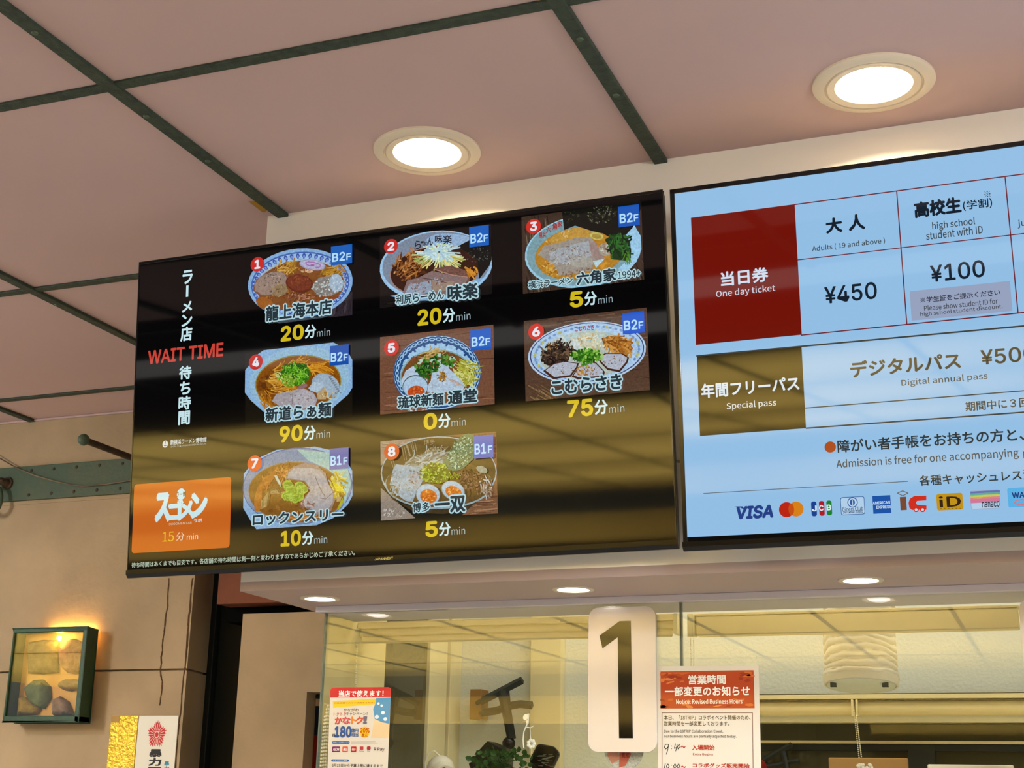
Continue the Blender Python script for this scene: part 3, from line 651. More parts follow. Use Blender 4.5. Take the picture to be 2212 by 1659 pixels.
def art5(p):
    p.poly([(70, 270), (2065, 50), (2090, 1440), (75, 1625)], (112, 74, 54)).up().wood((118, 78, 56), (88, 54, 38), (140, 98, 72), 80, -5, 14, 80, 200, 1900, 1580)
    p.ell(1070, 900, 772, 660, (70, 74, 104), -3).up().ell(1070, 890, 757, 645, (164, 198, 226), -3).up().ell(1068, 890, 738, 625, (30, 66, 122), -3).up().ell(1068, 905, 690, 575, (152, 192, 222), -3).up()
    p.ring(1068, 885, 690, 570, -3, 26, lambda x, y, t: p.ell(x, y, 88, 62, (36, 74, 128), math.degrees(t)+90, 0, 16), 150, 390); p.ring(1068, 885, 700, 580, -3, 26, lambda x, y, t: p.ell(x, y, 56, 30, (150, 190, 222), math.degrees(t)+90, 0, 14), 150, 390)
    p.ring(1068, 885, 700, 580, -3, 26, lambda x, y, t: p.ell(x, y, 30, 14, (36, 74, 128), math.degrees(t)+90, 0, 10), 150, 390); p.ring(1068, 885, 625, 505, -3, 13, lambda x, y, t: p.ell(x, y, 44, 26, (36, 74, 128), math.degrees(t), 0, 5), 150, 390)
    p.ell(1065, 960, 650, 500, (156, 196, 222), -3).up().ell(1065, 960, 640, 475, (128, 160, 166), -3).up().ell(1065, 975, 618, 470, (118, 72, 34), -3).up()
    p.bits(1000, 640, 420, 110, 40, 34, [(104, 72, 30), (134, 74, 44), (90, 60, 24)], -6).noodles(900, 590, 200, 60, 20, [(170, 140, 70), (190, 164, 100)], 16, 200, -20, .4)
    p.poly([(440, 1040), (520, 860), (700, 740), (760, 860), (740, 960), (900, 1000), (900, 1180), (480, 1180)], (176, 194, 214)).up()
    p.bits(1030, 740, 360, 160, 150, 40, [(40, 92, 26), (62, 120, 34), (26, 66, 22), (90, 140, 50), (170, 196, 180)], -8, .5).bits(880, 850, 170, 130, 60, 40, [(36, 86, 24), (70, 124, 38), (24, 60, 22)], -20, .5)
    p.noodles(1520, 820, 190, 190, 70, [(170, 170, 60), (190, 190, 90), (140, 140, 40), (200, 204, 130)], 18, 190, 40, .6).noodles(1560, 960, 120, 140, 40, [(176, 180, 70), (150, 150, 46), (206, 206, 130)], 16, 130, 80, .8)
    p.poly([(980, 890), (1090, 880), (1150, 740), (1230, 770), (1430, 960), (1560, 1110), (1500, 1230), (900, 1240), (900, 1130), (960, 1030)], (172, 192, 212)).up().poly([(1230, 980), (1400, 1030), (1540, 1120), (1400, 1110)], (182, 160, 146)).bits(1200, 1120, 280, 90, 26, 30, [(186, 204, 220), (160, 176, 192)])
    p.rays(1165, 950, 110, 110, 40, [(156, 112, 30), (130, 88, 20), (176, 136, 50)], 14, 0, 360, .2, 1.0).bits(1165, 960, 60, 80, 20, 20, [(160, 116, 34), (120, 80, 20)])
    p.ell(690, 1130, 225, 200, (70, 90, 80), -6).up().ell(690, 1140, 215, 190, (166, 192, 216), -6).up().ell(705, 1230, 150, 112, (186, 74, 26), -4).up().bits(700, 1210, 110, 70, 22, 22, [(206, 104, 44), (166, 56, 20), (222, 150, 90)])
    p.bits(760, 1530, 200, 30, 26, 22, [(200, 206, 210), (130, 90, 70)], -4)
def art6(p):
    p.poly([(85, 290), (2085, 70), (2145, 1405), (115, 1590)], (84, 60, 46)).up().wood((88, 64, 50), (60, 42, 32), (112, 84, 64), 100, -6, 14, 90, 200, 1900, 1560).wood((110, 84, 54), (74, 54, 34), (140, 110, 72), 30, 30, 10, 120, 1300, 500, 1560)
    p.ell(1110, 800, 960, 500, (176, 200, 226), -6).up().ell(1110, 795, 930, 478, (58, 62, 100), -6).up().ell(1110, 793, 912, 464, (166, 196, 228), -6).up()
    p.ring(1110, 800, 845, 415, -6, 40, lambda x, y, t: p.ell(x, y, 30, 20, (112, 146, 196), math.degrees(t)+90, 0, 8), 100, 390); p.ring(1110, 800, 845, 415, -6, 10, lambda x, y, t: p.ell(x, y, 42, 22, (172, 176, 108), math.degrees(t)+90, 0, 8), 120, 390)
    p.ell(1090, 830, 760, 395, (170, 198, 214), -5).up().ell(1090, 840, 745, 380, (176, 186, 176), -5).up().bits(1050, 560, 420, 110, 40, 40, [(170, 196, 200), (190, 200, 190), (160, 190, 200)], -6)
    p.f.text('こむらさき', (p.ox+915/p.sc, p.oy+385/p.sc), (p.ox+1225/p.sc, p.oy+425/p.sc), (132, 44, 70), .03); p.f.text('熊本ラーメン', (p.ox+900/p.sc, p.oy+378/p.sc), (p.ox+1020/p.sc, p.oy+392/p.sc), (90, 90, 120), .0); p.up()
    p.noodles(1060, 620, 230, 110, 60, [(206, 204, 176), (188, 190, 160), (214, 214, 196), (190, 160, 100)], 22, 180, 40, 1.0, 0, 60).noodles(900, 660, 90, 90, 16, [(186, 206, 214), (206, 216, 214)], 20, 150, 70, .3)
    p.ell(610, 850, 255, 140, (44, 32, 26), -16, .08).up().noodles(600, 820, 250, 140, 130, [(38, 28, 24), (64, 48, 38), (28, 20, 18), (110, 86, 66)], 26, 130, -20, 1.2, -16, 70).bits(560, 690, 110, 60, 26, 18, [(150, 116, 70), (70, 52, 40)])
    p.ell(1590, 660, 225, 120, (150, 94, 36), 22, .08).up().noodles(1560, 650, 230, 110, 90, [(176, 116, 44), (150, 90, 30), (198, 144, 70), (124, 72, 26)], 24, 160, 35, .5, 22, 50)
    for pts, c2 in (([(400, 1100), (560, 980), (760, 940), (980, 970), (960, 1040), (850, 1190), (560, 1230)], 0), ([(860, 1190), (960, 1040), (1180, 950), (1260, 960), (1400, 1110), (1380, 1200), (960, 1230)], 0), ([(1290, 880), (1400, 810), (1680, 810), (1790, 880), (1770, 960), (1640, 1120), (1440, 1080), (1320, 960)], 0)):
        p.poly(pts, (70, 38, 26)); p.up(); cx = sum(a for a, b in pts)/len(pts); cy = sum(b for a, b in pts)/len(pts)
        p.poly([(cx+(a-cx)*.88, cy+(b-cy)*.84-8) for a, b in pts], (172, 178, 192)); p.up(); p.bits(cx, cy, 170, 80, 26, 13, [(96, 70, 52), (140, 112, 84), (190, 196, 206)])
    p.bits(1080, 1090, 150, 80, 50, 20, [(180, 132, 60), (150, 96, 40), (206, 170, 110)], -10)
    p.ell(1100, 850, 220, 110, (44, 96, 24), 0, .12).up().bits(1110, 850, 270, 110, 130, 26, [(64, 130, 30), (96, 160, 44), (42, 96, 24), (150, 190, 90), (30, 74, 20)], 0, .7).bits(1080, 960, 110, 60, 30, 26, [(64, 130, 30), (120, 170, 50), (46, 100, 24)])
def art7(p):
    oct_ = [(95, 570), (190, 450), (390, 270), (680, 140), (1370, 80), (1640, 140), (1970, 400), (2040, 510), (2045, 960), (1960, 1120), (1700, 1360), (1400, 1490), (640, 1540), (320, 1560), (260, 1480), (85, 1180)]
    p.poly(oct_, (134, 170, 206)).up().ell(1060, 790, 985, 690, (78, 98, 150), -4).up().ell(1060, 795, 970, 675, (120, 138, 166), -4).up().poly([(1050, 130), (1640, 190), (1960, 480), (2020, 740), (1900, 1120), (1880, 800), (1600, 480), (1250, 330)], (150, 184, 178)).up()
    p.ell(1040, 900, 862, 545, (140, 108, 60), 2).up().ell(1035, 905, 848, 530, (126, 84, 26), 2).up().bits(1000, 900, 760, 450, 70, 60, [(132, 88, 28), (112, 72, 20), (146, 102, 40)], 0, .6)
    p.noodles(980, 1350, 400, 40, 50, [(176, 112, 40), (150, 92, 26), (196, 140, 66)], 16, 130, 0, .4)
    p.poly([(290, 1240), (280, 1030), (340, 820), (450, 640), (560, 580), (690, 450), (710, 480), (640, 640), (560, 760), (430, 850), (420, 1050), (380, 1240)], (166, 104, 36)).up().bits(480, 740, 120, 120, 16, 40, [(178, 118, 50), (150, 92, 28)], -50, .3)
    p.noodles(780, 520, 130, 110, 40, [(176, 118, 50), (196, 146, 76), (150, 96, 34)], 18, 160, 20, 1.2, 0, 60)
    for i in range(26):
        a = i*9; p.st([(400+a*.6, 1200-a*.3), (420+a*.7, 1050-a*.9), (560+a*.6, 930-a*.5), (800+a*.2, 900-a*.1+i*6)], 15, random.choice([(168, 140, 84), (190, 164, 108), (146, 116, 62), (126, 96, 44)]))
        if i % 5 == 4: p.up()
    p.poly([(850, 660), (870, 540), (980, 440), (1200, 370), (1420, 420), (1560, 560), (1620, 760), (1720, 900), (1730, 1050), (1660, 1230), (1400, 1300), (1100, 1110), (1180, 1000), (1300, 850), (1180, 700)], (150, 126, 112)).up()
    p.poly([(880, 640), (900, 550), (990, 470), (1250, 460), (1450, 490), (1560, 640), (1640, 800), (1700, 930), (1690, 1070), (1600, 1220), (1400, 1260), (1120, 1100), (1200, 1000), (1310, 840), (1190, 690)], (162, 158, 160)).up()
    p.bits(1420, 780, 240, 260, 40, 40, [(168, 164, 166), (154, 148, 148)], 0, .3).st([(1370, 600), (1440, 780), (1520, 930), (1550, 960)], 9, (110, 92, 84)).st([(1700, 900), (1560, 1020), (1460, 1000)], 9, (118, 94, 90)).bits(1240, 1110, 130, 80, 36, 24, [(190, 170, 160), (150, 116, 104), (134, 96, 84)])
    p.poly([(640, 600), (690, 590), (760, 740), (760, 800), (700, 720)], (184, 190, 170)).up()
    p.noodles(1740, 700, 90, 180, 40, [(190, 166, 40), (206, 190, 80), (160, 130, 30), (214, 206, 140)], 26, 170, 55, .4).poly([(1650, 660), (1720, 700), (1850, 820), (1880, 890), (1760, 880)], (204, 190, 40)).poly([(1860, 1000), (1890, 1060), (1800, 1210), (1770, 1190)], (166, 166, 30)).poly([(1750, 980), (1850, 980), (1830, 1060), (1760, 1070)], (176, 150, 100)).up()
    for cx, cy, r in ((900, 790, 120), (1110, 800, 110), (870, 970, 100), (1060, 960, 120), (1130, 860, 90), (1010, 1010, 90), (960, 880, 110), (1180, 840, 80)):
        p.ell(cx, cy, r, r*.8, (150, 176, 56), random.uniform(0, 90), .06, 18).up().ell(cx, cy, r*.8, r*.6, (112, 138, 30), 0, .06, 16).up(); p.noodles(cx, cy, r*.7, r*.5, 9, [(168, 194, 80), (132, 160, 40)], 14, r, random.uniform(0, 180), 1.6)
def art8(p):
    p.poly([(78, 235), (930, 150), (600, 350), (200, 560), (85, 660)], (150, 130, 112)).poly([(85, 1040), (690, 1570), (90, 1615)], (140, 128, 116)).poly([(1180, 130), (2105, 60), (2130, 1490), (1500, 1520), (1900, 1150), (2080, 800), (2050, 520), (1500, 160)], (120, 82, 56)).up()
    p.wood((130, 108, 90), (104, 84, 70), (166, 148, 130), 26, -4, 12, 90, 260, 420, 480).wood((126, 88, 60), (90, 58, 38), (160, 120, 86), 40, -3, 14, 1600, 1150, 1800, 1500).wood((130, 92, 64), (96, 62, 42), (158, 118, 84), 14, -3, 12, 1750, 100, 1800, 480).bits(330, 1470, 210, 90, 60, 18, [(170, 166, 160), (126, 112, 98), (190, 190, 188)])
    p.ell(1100, 780, 1015, 640, (156, 170, 176), -1).up().ell(1100, 770, 995, 610, (66, 50, 26), -1).up().poly([(85, 960), (140, 1060), (420, 1310), (900, 1420), (1500, 1340), (1900, 1080), (2000, 1100), (1600, 1420), (1200, 1500), (700, 1480), (300, 1250)], (60, 46, 24)).up()
    p.ell(1100, 980, 940, 430, (142, 160, 166), 0).up().ell(1100, 960, 925, 420, (96, 72, 34), 0).up()
    for x in (460, 500, 610, 640, 680): p.st([(x, 240 if x > 550 else 340), (x+40, 430 if x > 550 else 560)], 9, (150, 134, 104))
    for i in range(14): p.ell(540+i*4.5, 300+i*14, 24, 10, (150, 134, 104), 20 if i % 2 else 60, 0, 8)
    p.st([(260, 560), (310, 700)], 9, (150, 136, 106)).st([(300, 560), (335, 660)], 9, (150, 136, 106)).up()
    p.f.text('博多', (p.ox+840/p.sc, p.oy+200/p.sc), (p.ox+1030/p.sc, p.oy+285/p.sc), (150, 132, 100), 0); p.up()
    p.ell(900, 600, 420, 170, (140, 144, 136), -12, .06).up().noodles(880, 590, 400, 150, 90, [(160, 166, 160), (130, 128, 112), (176, 182, 178), (112, 106, 84)], 20, 220, -14, .7, -12).bits(1050, 370, 170, 40, 26, 26, [(150, 140, 110), (112, 92, 54)], -8)
    p.poly([(300, 720), (350, 630), (600, 660), (780, 700), (840, 850), (800, 960), (700, 1140), (640, 1290), (520, 1270), (330, 1130), (240, 980)], (150, 166, 176)).up().bits(480, 950, 230, 280, 110, 26, [(168, 188, 204), (142, 150, 152), (156, 176, 192), (126, 122, 112)], 0, .4).bits(680, 860, 120, 110, 40, 24, [(150, 132, 124), (120, 100, 88), (166, 160, 156)]).bits(330, 1110, 60, 130, 24, 22, [(110, 96, 64), (150, 144, 120)], -30)
    p.poly([(1160, 590), (1300, 420), (1350, 320), (1500, 120), (1620, 90), (1720, 120), (1700, 540), (1530, 700), (1440, 740), (1330, 750), (1200, 650)], (96, 118, 84)).up().bits(1480, 420, 200, 300, 330, 18, [(150, 176, 140), (74, 98, 62), (120, 146, 104), (176, 196, 170), (60, 82, 52)], 28, .5)
    p.noodles(1680, 900, 230, 170, 90, [(96, 64, 34), (70, 44, 24), (140, 104, 76), (110, 78, 44)], 22, 130, 40, 1.5, 0, 90).ell(1850, 720, 100, 60, (150, 152, 130), 20, .1).up().noodles(1900, 1000, 90, 200, 26, [(150, 130, 110), (100, 72, 40), (180, 180, 176)], 18, 130, 60, .6)
    p.ell(1060, 790, 250, 180, (104, 108, 20), 0, .1).up().bits(1040, 780, 270, 180, 170, 24, [(140, 160, 30), (106, 124, 20), (166, 184, 50), (84, 92, 16), (186, 196, 110)], 0, .6).bits(1370, 820, 110, 70, 30, 22, [(140, 150, 30), (104, 110, 20)])
    for cx, cy, rx, ry, r in ((910, 1160, 215, 190, 12), (1350, 1090, 215, 165, 25)):
        p.ell(cx, cy, rx, ry, (120, 126, 120), r).up().ell(cx, cy, rx-10, ry-10, (162, 186, 204), r).up().ell(cx+10, cy+30, rx*.7, ry*.64, (196, 104, 24), r, .04).up().bits(cx+10, cy+30, rx*.6, ry*.5, 34, 22, [(214, 124, 34), (180, 80, 16), (230, 170, 90)], r)

WT = (196, 226, 232); YEL = (206, 182, 30); DARK = (40, 52, 60)
T1 = tv_frame(Vector((-1.91987, 2.53615, 1.17825)), 0.01973, 0.01207, math.radians(4.5)); H1 = 0.7040
tv1 = empty('menu_display', 'black wall screen listing eight numbered ramen bowls and wait times', 'screen', mw=T1)
tv_body(tv1, H1, 0.0026, 0.006)
fl = Flat(T1, 0.0002); fl.rect((0.0026, -0.006), (TV_W-0.0026, -H1+0.0008), (5, 4, 5), px=False); fl.build('screen_panel', M_SCREEN, tv1)
def lay(off): return Flat(T1, off)
pics = [
 (art1, (525, 515, 8.732), (537, 545), (761, 681), (556, 571, 14.5), (200, 40, 36), '1', (715, 533), (760.5, 568), 'B2', (22, 92, 180)),
 (art2, (810, 475, 8.094), (820.5, 511), (1063.5, 637), (844.5, 532, 15), (196, 42, 38), '2', (1013.4, 491), (1056.4, 529), 'B2', (22, 92, 186)),
 (art3, (1115, 425, 7.541), (1126, 468.5), (1391.5, 604), (1152.5, 489, 16), (202, 44, 36), '3', (1335, 447), (1382, 485.5), 'B2', (20, 84, 180)),
 (art4, (520, 730, 8.296), (529.8, 762), (761, 900), (552.5, 782, 15), (190, 36, 32), '4', (712.6, 747.7), (753, 786.5), 'B2', (16, 76, 168)),
 (art5, (812, 695, 8.093), (821, 728), (1068.5, 873), (845.5, 751.5, 16), (204, 44, 34), '5', (1016, 713.5), (1061, 753), 'B2', (20, 90, 190)),
 (art6, (1120, 655, 7.498), (1131.5, 693.6), (1404, 842.8), (1158, 716.5, 17), (206, 40, 24), '6', (1343.8, 677), (1393, 718), 'B2', (14, 84, 200)),
 (art7, (515, 955, 8.294), (526, 995), (763, 1131), (550, 1001, 15.5), (212, 84, 34), '7', (712, 969.5), (752.7, 1011.5), 'B1', (84, 96, 168)),
 (art8, (812, 925, 8.092), (821.5, 953), (1075.5, 1109), (846, 975.5, 16.5), (200, 76, 36), '8', (1022.3, 942.5), (1066, 987.5), 'B1', (74, 98, 186))]
caps = [
 [('龍上海本店', (575.3, 663), (716.3, 677), .030)],
 [('利尻らーめん', (855.5, 638), (959, 646), .020), ('味楽', (967.7, 617.5), (1031.2, 641.8), .035)],
 [('横浜ラーメン', (1141.6, 608.6), (1237, 612.5), .020), ('六角家', (1246, 589), (1330.5, 605.8), .035), ('1994+', (1335, 587.5), (1383.3, 596.8), .012)],
 [('新道らぁ麺', (574.6, 882), (715, 898), .030)],
 [('琉球新麺', (860, 857.5), (958, 874), .028), ('通堂', (968.6, 845.2), (1029.5, 867.5), .035)],
 [('こむらさき', (1191.5, 822), (1343, 838.5), .030)],
 [('ロックンスリー', (547, 1111), (740.5, 1123), .030)],
 [('博多', (892, 1087), (928, 1104.3), .020), ('一双', (940, 1075.5), (1004.5, 1104), .035)]]
times = [('20', (608.6, 706.7), (654.1, 731.6)), ('20', (903.5, 671.2), (952.2, 697.2)), ('5', (1232.6, 632.5), (1258, 660.8)), ('90', (605.7, 923), (652.2, 950.5)),
         ('0', (917, 895), (942.3, 924.9)), ('75', (1226.7, 867.3), (1279.8, 896)), ('10', (608.1, 1148.6), (648.4, 1177)), ('5', (920.8, 1128.3), (943.9, 1158))]
for (art, org, tl, br, nb, ncol, num, f0, f1, ftx, fcol), cp, (tm, ta, tb) in zip(pics, caps, times):
    f = lay(0.0004)
    a, b = f.loc(*tl), f.loc(*br)
    if art not in (art7, art4): f.clip = (a[0], b[1], b[0], a[1])
    else: f.clip = (a[0]-0.004, b[1]-0.02, b[0], a[1]+0.03)
    art(Pic(f, *org)); f.clip = None
    pic = f.build('menu_picture', M_FOOD, tv1)
    g = lay(f.off + 0.0002); c = g.loc(nb[0], nb[1]); r = abs(g.loc(nb[0]+nb[2], nb[1])[0]-c[0])
    g.ell(c, r, r, ncol).up(); w = r*(0.36 if num == '1' else 0.42)
    g.text(num, (c[0]-w, c[1]+r*0.55), (c[0]+w, c[1]-r*0.55), (224, 226, 236), 0.05, 'la', px=False); g.build('number_badge', M_SCREEN, pic)
    g = lay(f.off + 0.0002); g.rect(f0, f1, fcol).up(); A = g.loc(*f0); B = g.loc(*f1); W = B[0]-A[0]; H = A[1]-B[1]
    g.text(ftx, (A[0]+.07*W, A[1]-.37*H), (A[0]+(.66 if ftx == 'B2' else .62)*W, A[1]-.80*H), (178, 220, 246), 0.03, 'la', px=False)
    g.text('F', (A[0]+.74*W, A[1]-.48*H), (A[0]+.94*W, A[1]-.80*H), (178, 220, 246), 0.024, 'la', px=False); g.build('floor_badge', M_SCREEN, pic)
    g = lay(f.off + 0.0003)
    for tx, p0, p1, bd in cp:
        g.text(tx, p0, p1, DARK, bd*1.15, 'jp', outline=0.125 if bd > .025 else .155, ocol=(176, 212, 222)).up()
    g.build('caption', M_SCREEN, pic)
    g = lay(0.0006); g.text(tm, ta, tb, YEL, 0.045, 'la'); A = g.loc(*ta); B = g.loc(*tb); h = A[1]-B[1]; x = B[0]
    g.text('分', (x+.17*h, A[1]-.09*h), (x+1.00*h, B[1]+.0*h), WT, .03, px=False); g.text('min', (x+1.09*h, A[1]-.46*h), (x+2.10*h, B[1]+.02*h), (150, 172, 182), 0, 'jp', px=False)
    g.build('wait_time', M_SCREEN, pic)
g = lay(0.0006)
for ch, a, b in (('ラ', (395.5, 586), (415, 611)), ('メ', (394, 653), (414, 672)), ('ン', (393.5, 681), (414, 703)), ('店', (391, 708), (414, 734.5)), ('待', (388, 792.5), (412.5, 817)), ('ち', (389.5, 826), (410, 850)), ('時', (387, 857.5), (411, 883)), ('間', (386.5, 889.5), (409, 915.5))): g.text(ch, a, b, WT, .034)
g.rect((402.3, 617), (406.6, 641), WT); g.build('title_lettering', M_SCREEN, tv1)
g = lay(0.0006); g.text('WAIT TIME', (321, 759), (481.3, 768.4), (200, 66, 54), 0.03, 'la'); g.build('subtitle_lettering', M_SCREEN, tv1)
g = lay(0.0006); g.ell(g.loc(357, 959.3), .0072, .0078, (206, 212, 212)).up().ell(g.loc(357, 961.5), .0042, .0024, (180, 60, 40), 0, 0, 20, 180, 360).line([(357.5, 953), (357, 959)], .0012, (60, 50, 40)).text('新横浜ラーメン博物館', (368.5, 950.5), (446, 954.5), (200, 208, 206), .025).text('SHIN-YOKOHAMA RAMEN MUSEUM', (369, 963.2), (445, 960.2), (170, 172, 160), .01, 'la'); g.build('logo', M_SCREEN, tv1)
g = lay(0.0006); g.rect((290, 1046.7), (496, 1182.7), (196, 96, 22), 0.007); card = g.build('promotion_card', M_SCREEN, tv1)
g = lay(0.0008); g.ell(g.loc(391.2, 1067.5), .0108, .0125, WT).poly([(388, 1078), (394, 1078), (391, 1085)], WT, px=True).up().text('ラー博', (381, 1063), (401.5, 1072), (130, 90, 40), .03)
for ch, a, b in (('ス', (338, 1070), (365, 1122)), ('ゴ', (366, 1083), (393, 1121)), ('メ', (391, 1085), (415.5, 1116)), ('ン', (415, 1069), (445, 1114))): g.text(ch, a, b, WT, .075)
g.text('SUGOMEN LAB', (365, 1130), (414, 1131.5), (206, 190, 160), .01, 'la').text('ラボ', (419, 1121), (436, 1127.5), WT, .03); g.build('logo', M_SCREEN, card)
g = lay(0.0008); g.text('15', (351.5, 1149.5), (375.5, 1169), (226, 186, 40), .0, 'jp').text('分', (381, 1150.5), (398, 1167), (236, 214, 190), 0).text('min', (404, 1153), (427.5, 1165), (236, 214, 190), 0); g.build('wait_time', M_SCREEN, card)
g = lay(0.0006); g.text('待ち時間はあくまでも目安です。各店舗の待ち時間は刻一刻と変わりますのであらかじめご了承ください。', (284.5, 1215.3), (766.5, 1199.3), (176, 190, 170), .02); g.build('footer_lettering', M_SCREEN, tv1)
g = Flat(T1, 0.0041); g.text('JAPANNEXT', (809, 1205.3), (849, 1208.2), (206, 186, 96), .02, 'la'); g.build('maker_mark', M_PRINT, tv1)

# ---- price screen
T2 = tv_frame(Vector((-0.65735, 2.50250, 1.16355)), -0.01408, -0.00307, math.radians(5.6)); H2 = 0.689
tv2 = empty('price_display', 'pale blue wall screen with ticket prices and payment logos', 'screen', mw=T2)
tv_body(tv2, H2, 0.0085, 0.0085)
BG = (146, 190, 228); INK = (22, 32, 44); GR = (60, 66, 68); RED = (112, 30, 36)
fl = Flat(T2, 0.0002); fl.rect((0.0085, -0.0085), (TV_W-0.0085, -H2+0.009), BG, px=False); fl.build('screen_panel', M_SCREEN, tv2)
fl = Flat(T2, 0.0003); fl.rect((0.002, -H2+0.009), (TV_W-0.002, -H2), (8, 8, 9), px=False); fl.build('panel_border', M_SCREEN, tv2)
def lay2(o): return Flat(T2, o)
g = lay2(.0004); g.rect((1492.5, 470.5), (1732, 723), (112, 18, 8)); tb = g.build('ticket_block', M_SCREEN, tv2)
g = lay2(.0006); g.text('当日券', (1557.1, 588.4), (1659.5, 607), (206, 220, 238), .03).text('One day ticket', (1546.6, 628), (1674.9, 632), (206, 206, 220), .011); g.build('block_lettering', M_SCREEN, tb)
g = lay2(.0004)
for L, w in (([(1716, 442), (2300, 364)], .0022), ([(1723, 561.5), (2300, 494)], .0018), ([(1730.8, 724), (2300, 666)], .0022), ([(1937, 413.6), (1959, 701.3)], .002), ([(2171.2, 383.2), (2199.2, 676.8)], .002)): g.line(L, w, RED)
g.build('price_table_lines', M_SCREEN, tv2)
g = lay2(.0004)
g.text('大', (1784, 473.5), (1819, 500), INK, .042).text('人', (1833, 466), (1868, 494), INK, .042).text('Adults ( 19 and above )', (1754, 531.5), (1911.9, 527.2), GR, .012); g.build('adult_heading', M_SCREEN, tv2)
g = lay2(.0004); g.text('¥450', (1780.8, 620.9), (1894.4, 644.3), INK, .018, 'la'); g.build('adult_price', M_SCREEN, tv2)
g = lay2(.0004)
g.text('高校生', (1974.8, 438), (2076.1, 458), INK, .048).text('(学割)', (2079.6, 434.6), (2143.6, 448.5), INK, .015).text('※', (2126, 413.6), (2140, 425), INK, .0)
g.text('high school', (2013.2, 480), (2106.9, 489), GR, .011).text('student with ID', (2000, 501), (2123.3, 503.8), GR, .011); g.build('student_heading', M_SCREEN, tv2)
g = lay2(.0004); g.text('¥100', (2009, 574.4), (2127.9, 597), INK, .018, 'la')
sp = g.build('student_price', M_SCREEN, tv2)
g = lay2(.0005); g.rect((1965, 629.5), (2187, 671.5), (150, 162, 190)).up().up().text('※学生証をご提示ください', (1988, 642.5), (2160.7, 637.3), (40, 44, 60), .02).text('Please show student ID for', (1995.8, 660), (2155.8, 655.5), GR, .011).text('high school student discount.', (1988, 674.7), (2166.3, 668), GR, .011); g.build('student_note', M_SCREEN, sp)
g = lay2(.0004); g.run('junior high', (2197.4, 474.8), 19, GR, .011); g.build('junior_price', M_SCREEN, tv2)
g = lay2(.0004); g.rect((1505.3, 770.5), (1741, 925), (10, 8, 6)); pb = g.build('pass_block', M_SCREEN, tv2)
g = lay2(.0006); g.text('年間フリーパス', (1515, 830.3), (1726.6, 842.6), (206, 222, 238), .03).text('Special pass', (1569.3, 870.3), (1677, 879.3), (200, 212, 224), .011); g.build('block_lettering', M_SCREEN, pb)
g = lay2(.0004)
for L, w in (([(1504.7, 769), (2300, 696)], .003), ([(1739.9, 881.5), (2300, 837)], .002), ([(1741.3, 925), (2300, 884)], .0026)): g.line(L, w, (44, 50, 54))
g.build('pass_table_lines', M_SCREEN, tv2)
g = lay2(.0004); g.text('デジタルパス', (1836.7, 781.5), (2075.4, 795.1), (40, 44, 46), .03); g.build('pass_heading', M_SCREEN, tv2)
g = lay2(.0004); g.text('¥500', (2118, 757), (2238, 778), (40, 44, 46), .018, 'la'); g.build('pass_price', M_SCREEN, tv2)
g = lay2(.0004); g.text('Digital annual pass', (1946.8, 820), (2133.8, 822), GR, .011).run('期間中に３回以上', (2084.9, 868.5), 20, (44, 48, 50), .02); g.build('pass_note', M_SCREEN, tv2)
g = lay2(.0004); c = g.loc(1793.4, 965.7); g.ell(c, .0102, .0102, (172, 76, 26)).run('障がい者手帳をお持ちの方と、同伴者１名', (1808.8, 951.5), 26.5, (44, 50, 52), .022).text('Admission is free for one accompanying', (1806, 993), (2201.3, 991.3), GR, .011).run('person', (2210, 975), 15, GR, .011); g.build('admission_note', M_SCREEN, tv2)
g = lay2(.0004); g.run('各種キャッシュレス決済', (1985.3, 1027.6), 22, (44, 50, 52), .02).line([(1519.7, 1066), (1961.5, 1039.8)], .0012, (80, 86, 86)); g.build('payment_heading', M_SCREEN, tv2)
def logo(fn):
    g = lay2(.0005); fn(g); return g.build('payment_logo', M_SCREEN, tv2)
def Z(x, y): return (1440+x/2.861, 720+y/2.861)
def lg1(g):
    g.text('VISA', Z(425, 1075), Z(655, 1135), (38, 62, 132), .055, 'la', shear=.16); g.poly([Z(420, 1070), Z(470, 1070), Z(484, 1090), Z(455, 1078)], (38, 62, 132), px=True)
def lg2(g):
    g.ell(g.loc(1699, 1101), .0138, .0138, (186, 36, 20)).up().ell(g.loc(1719.6, 1099.6), .0136, .0136, (214, 128, 26)).up(); g.ell(g.loc(1709.3, 1100.3), .0051, .0109, (196, 78, 20))
def lg3(g):
    for i, (x, c) in enumerate(((892, (24, 64, 142)), (940, (172, 26, 40)), (986, (22, 128, 46)))):
        a, b = g.loc(*Z(x, 1040-i*3)), g.loc(*Z(x+38, 1130-i*3)); g.rect(a, b, c, .004, px=False)
    g.up()
    for i, (x, ch) in enumerate(((900, 'J'), (943, 'C'), (990, 'B'))): g.text(ch, Z(x, 1067-i*3), Z(x+26, 1098-i*3), (220, 232, 240), .04, 'la')
def lg4(g):
    g.rect(Z(1072, 1014), Z(1228, 1118), (58, 100, 160), .004).up().rect(Z(1076, 1018), Z(1224, 1114), (176, 206, 232), .0036).up(); c = g.loc(*Z(1149, 1045)); g.ell(c, .0092, .0092, (50, 92, 156)).up().ell(c, .0076, .0076, (190, 214, 236)).up()
    g.ell((c[0]-.0004, c[1]), .0046, .0058, (50, 92, 156)).up().rect((c[0]-.0006, c[1]-.0046), (c[0]+.0006, c[1]+.0046), (190, 214, 236), px=False); g.text('Diners Club', Z(1086, 1076), Z(1216, 1094), (40, 62, 100), .01, 'jp').text('INTERNATIONAL', Z(1090, 1099), Z(1214, 1108), (40, 62, 100), .02, 'la')
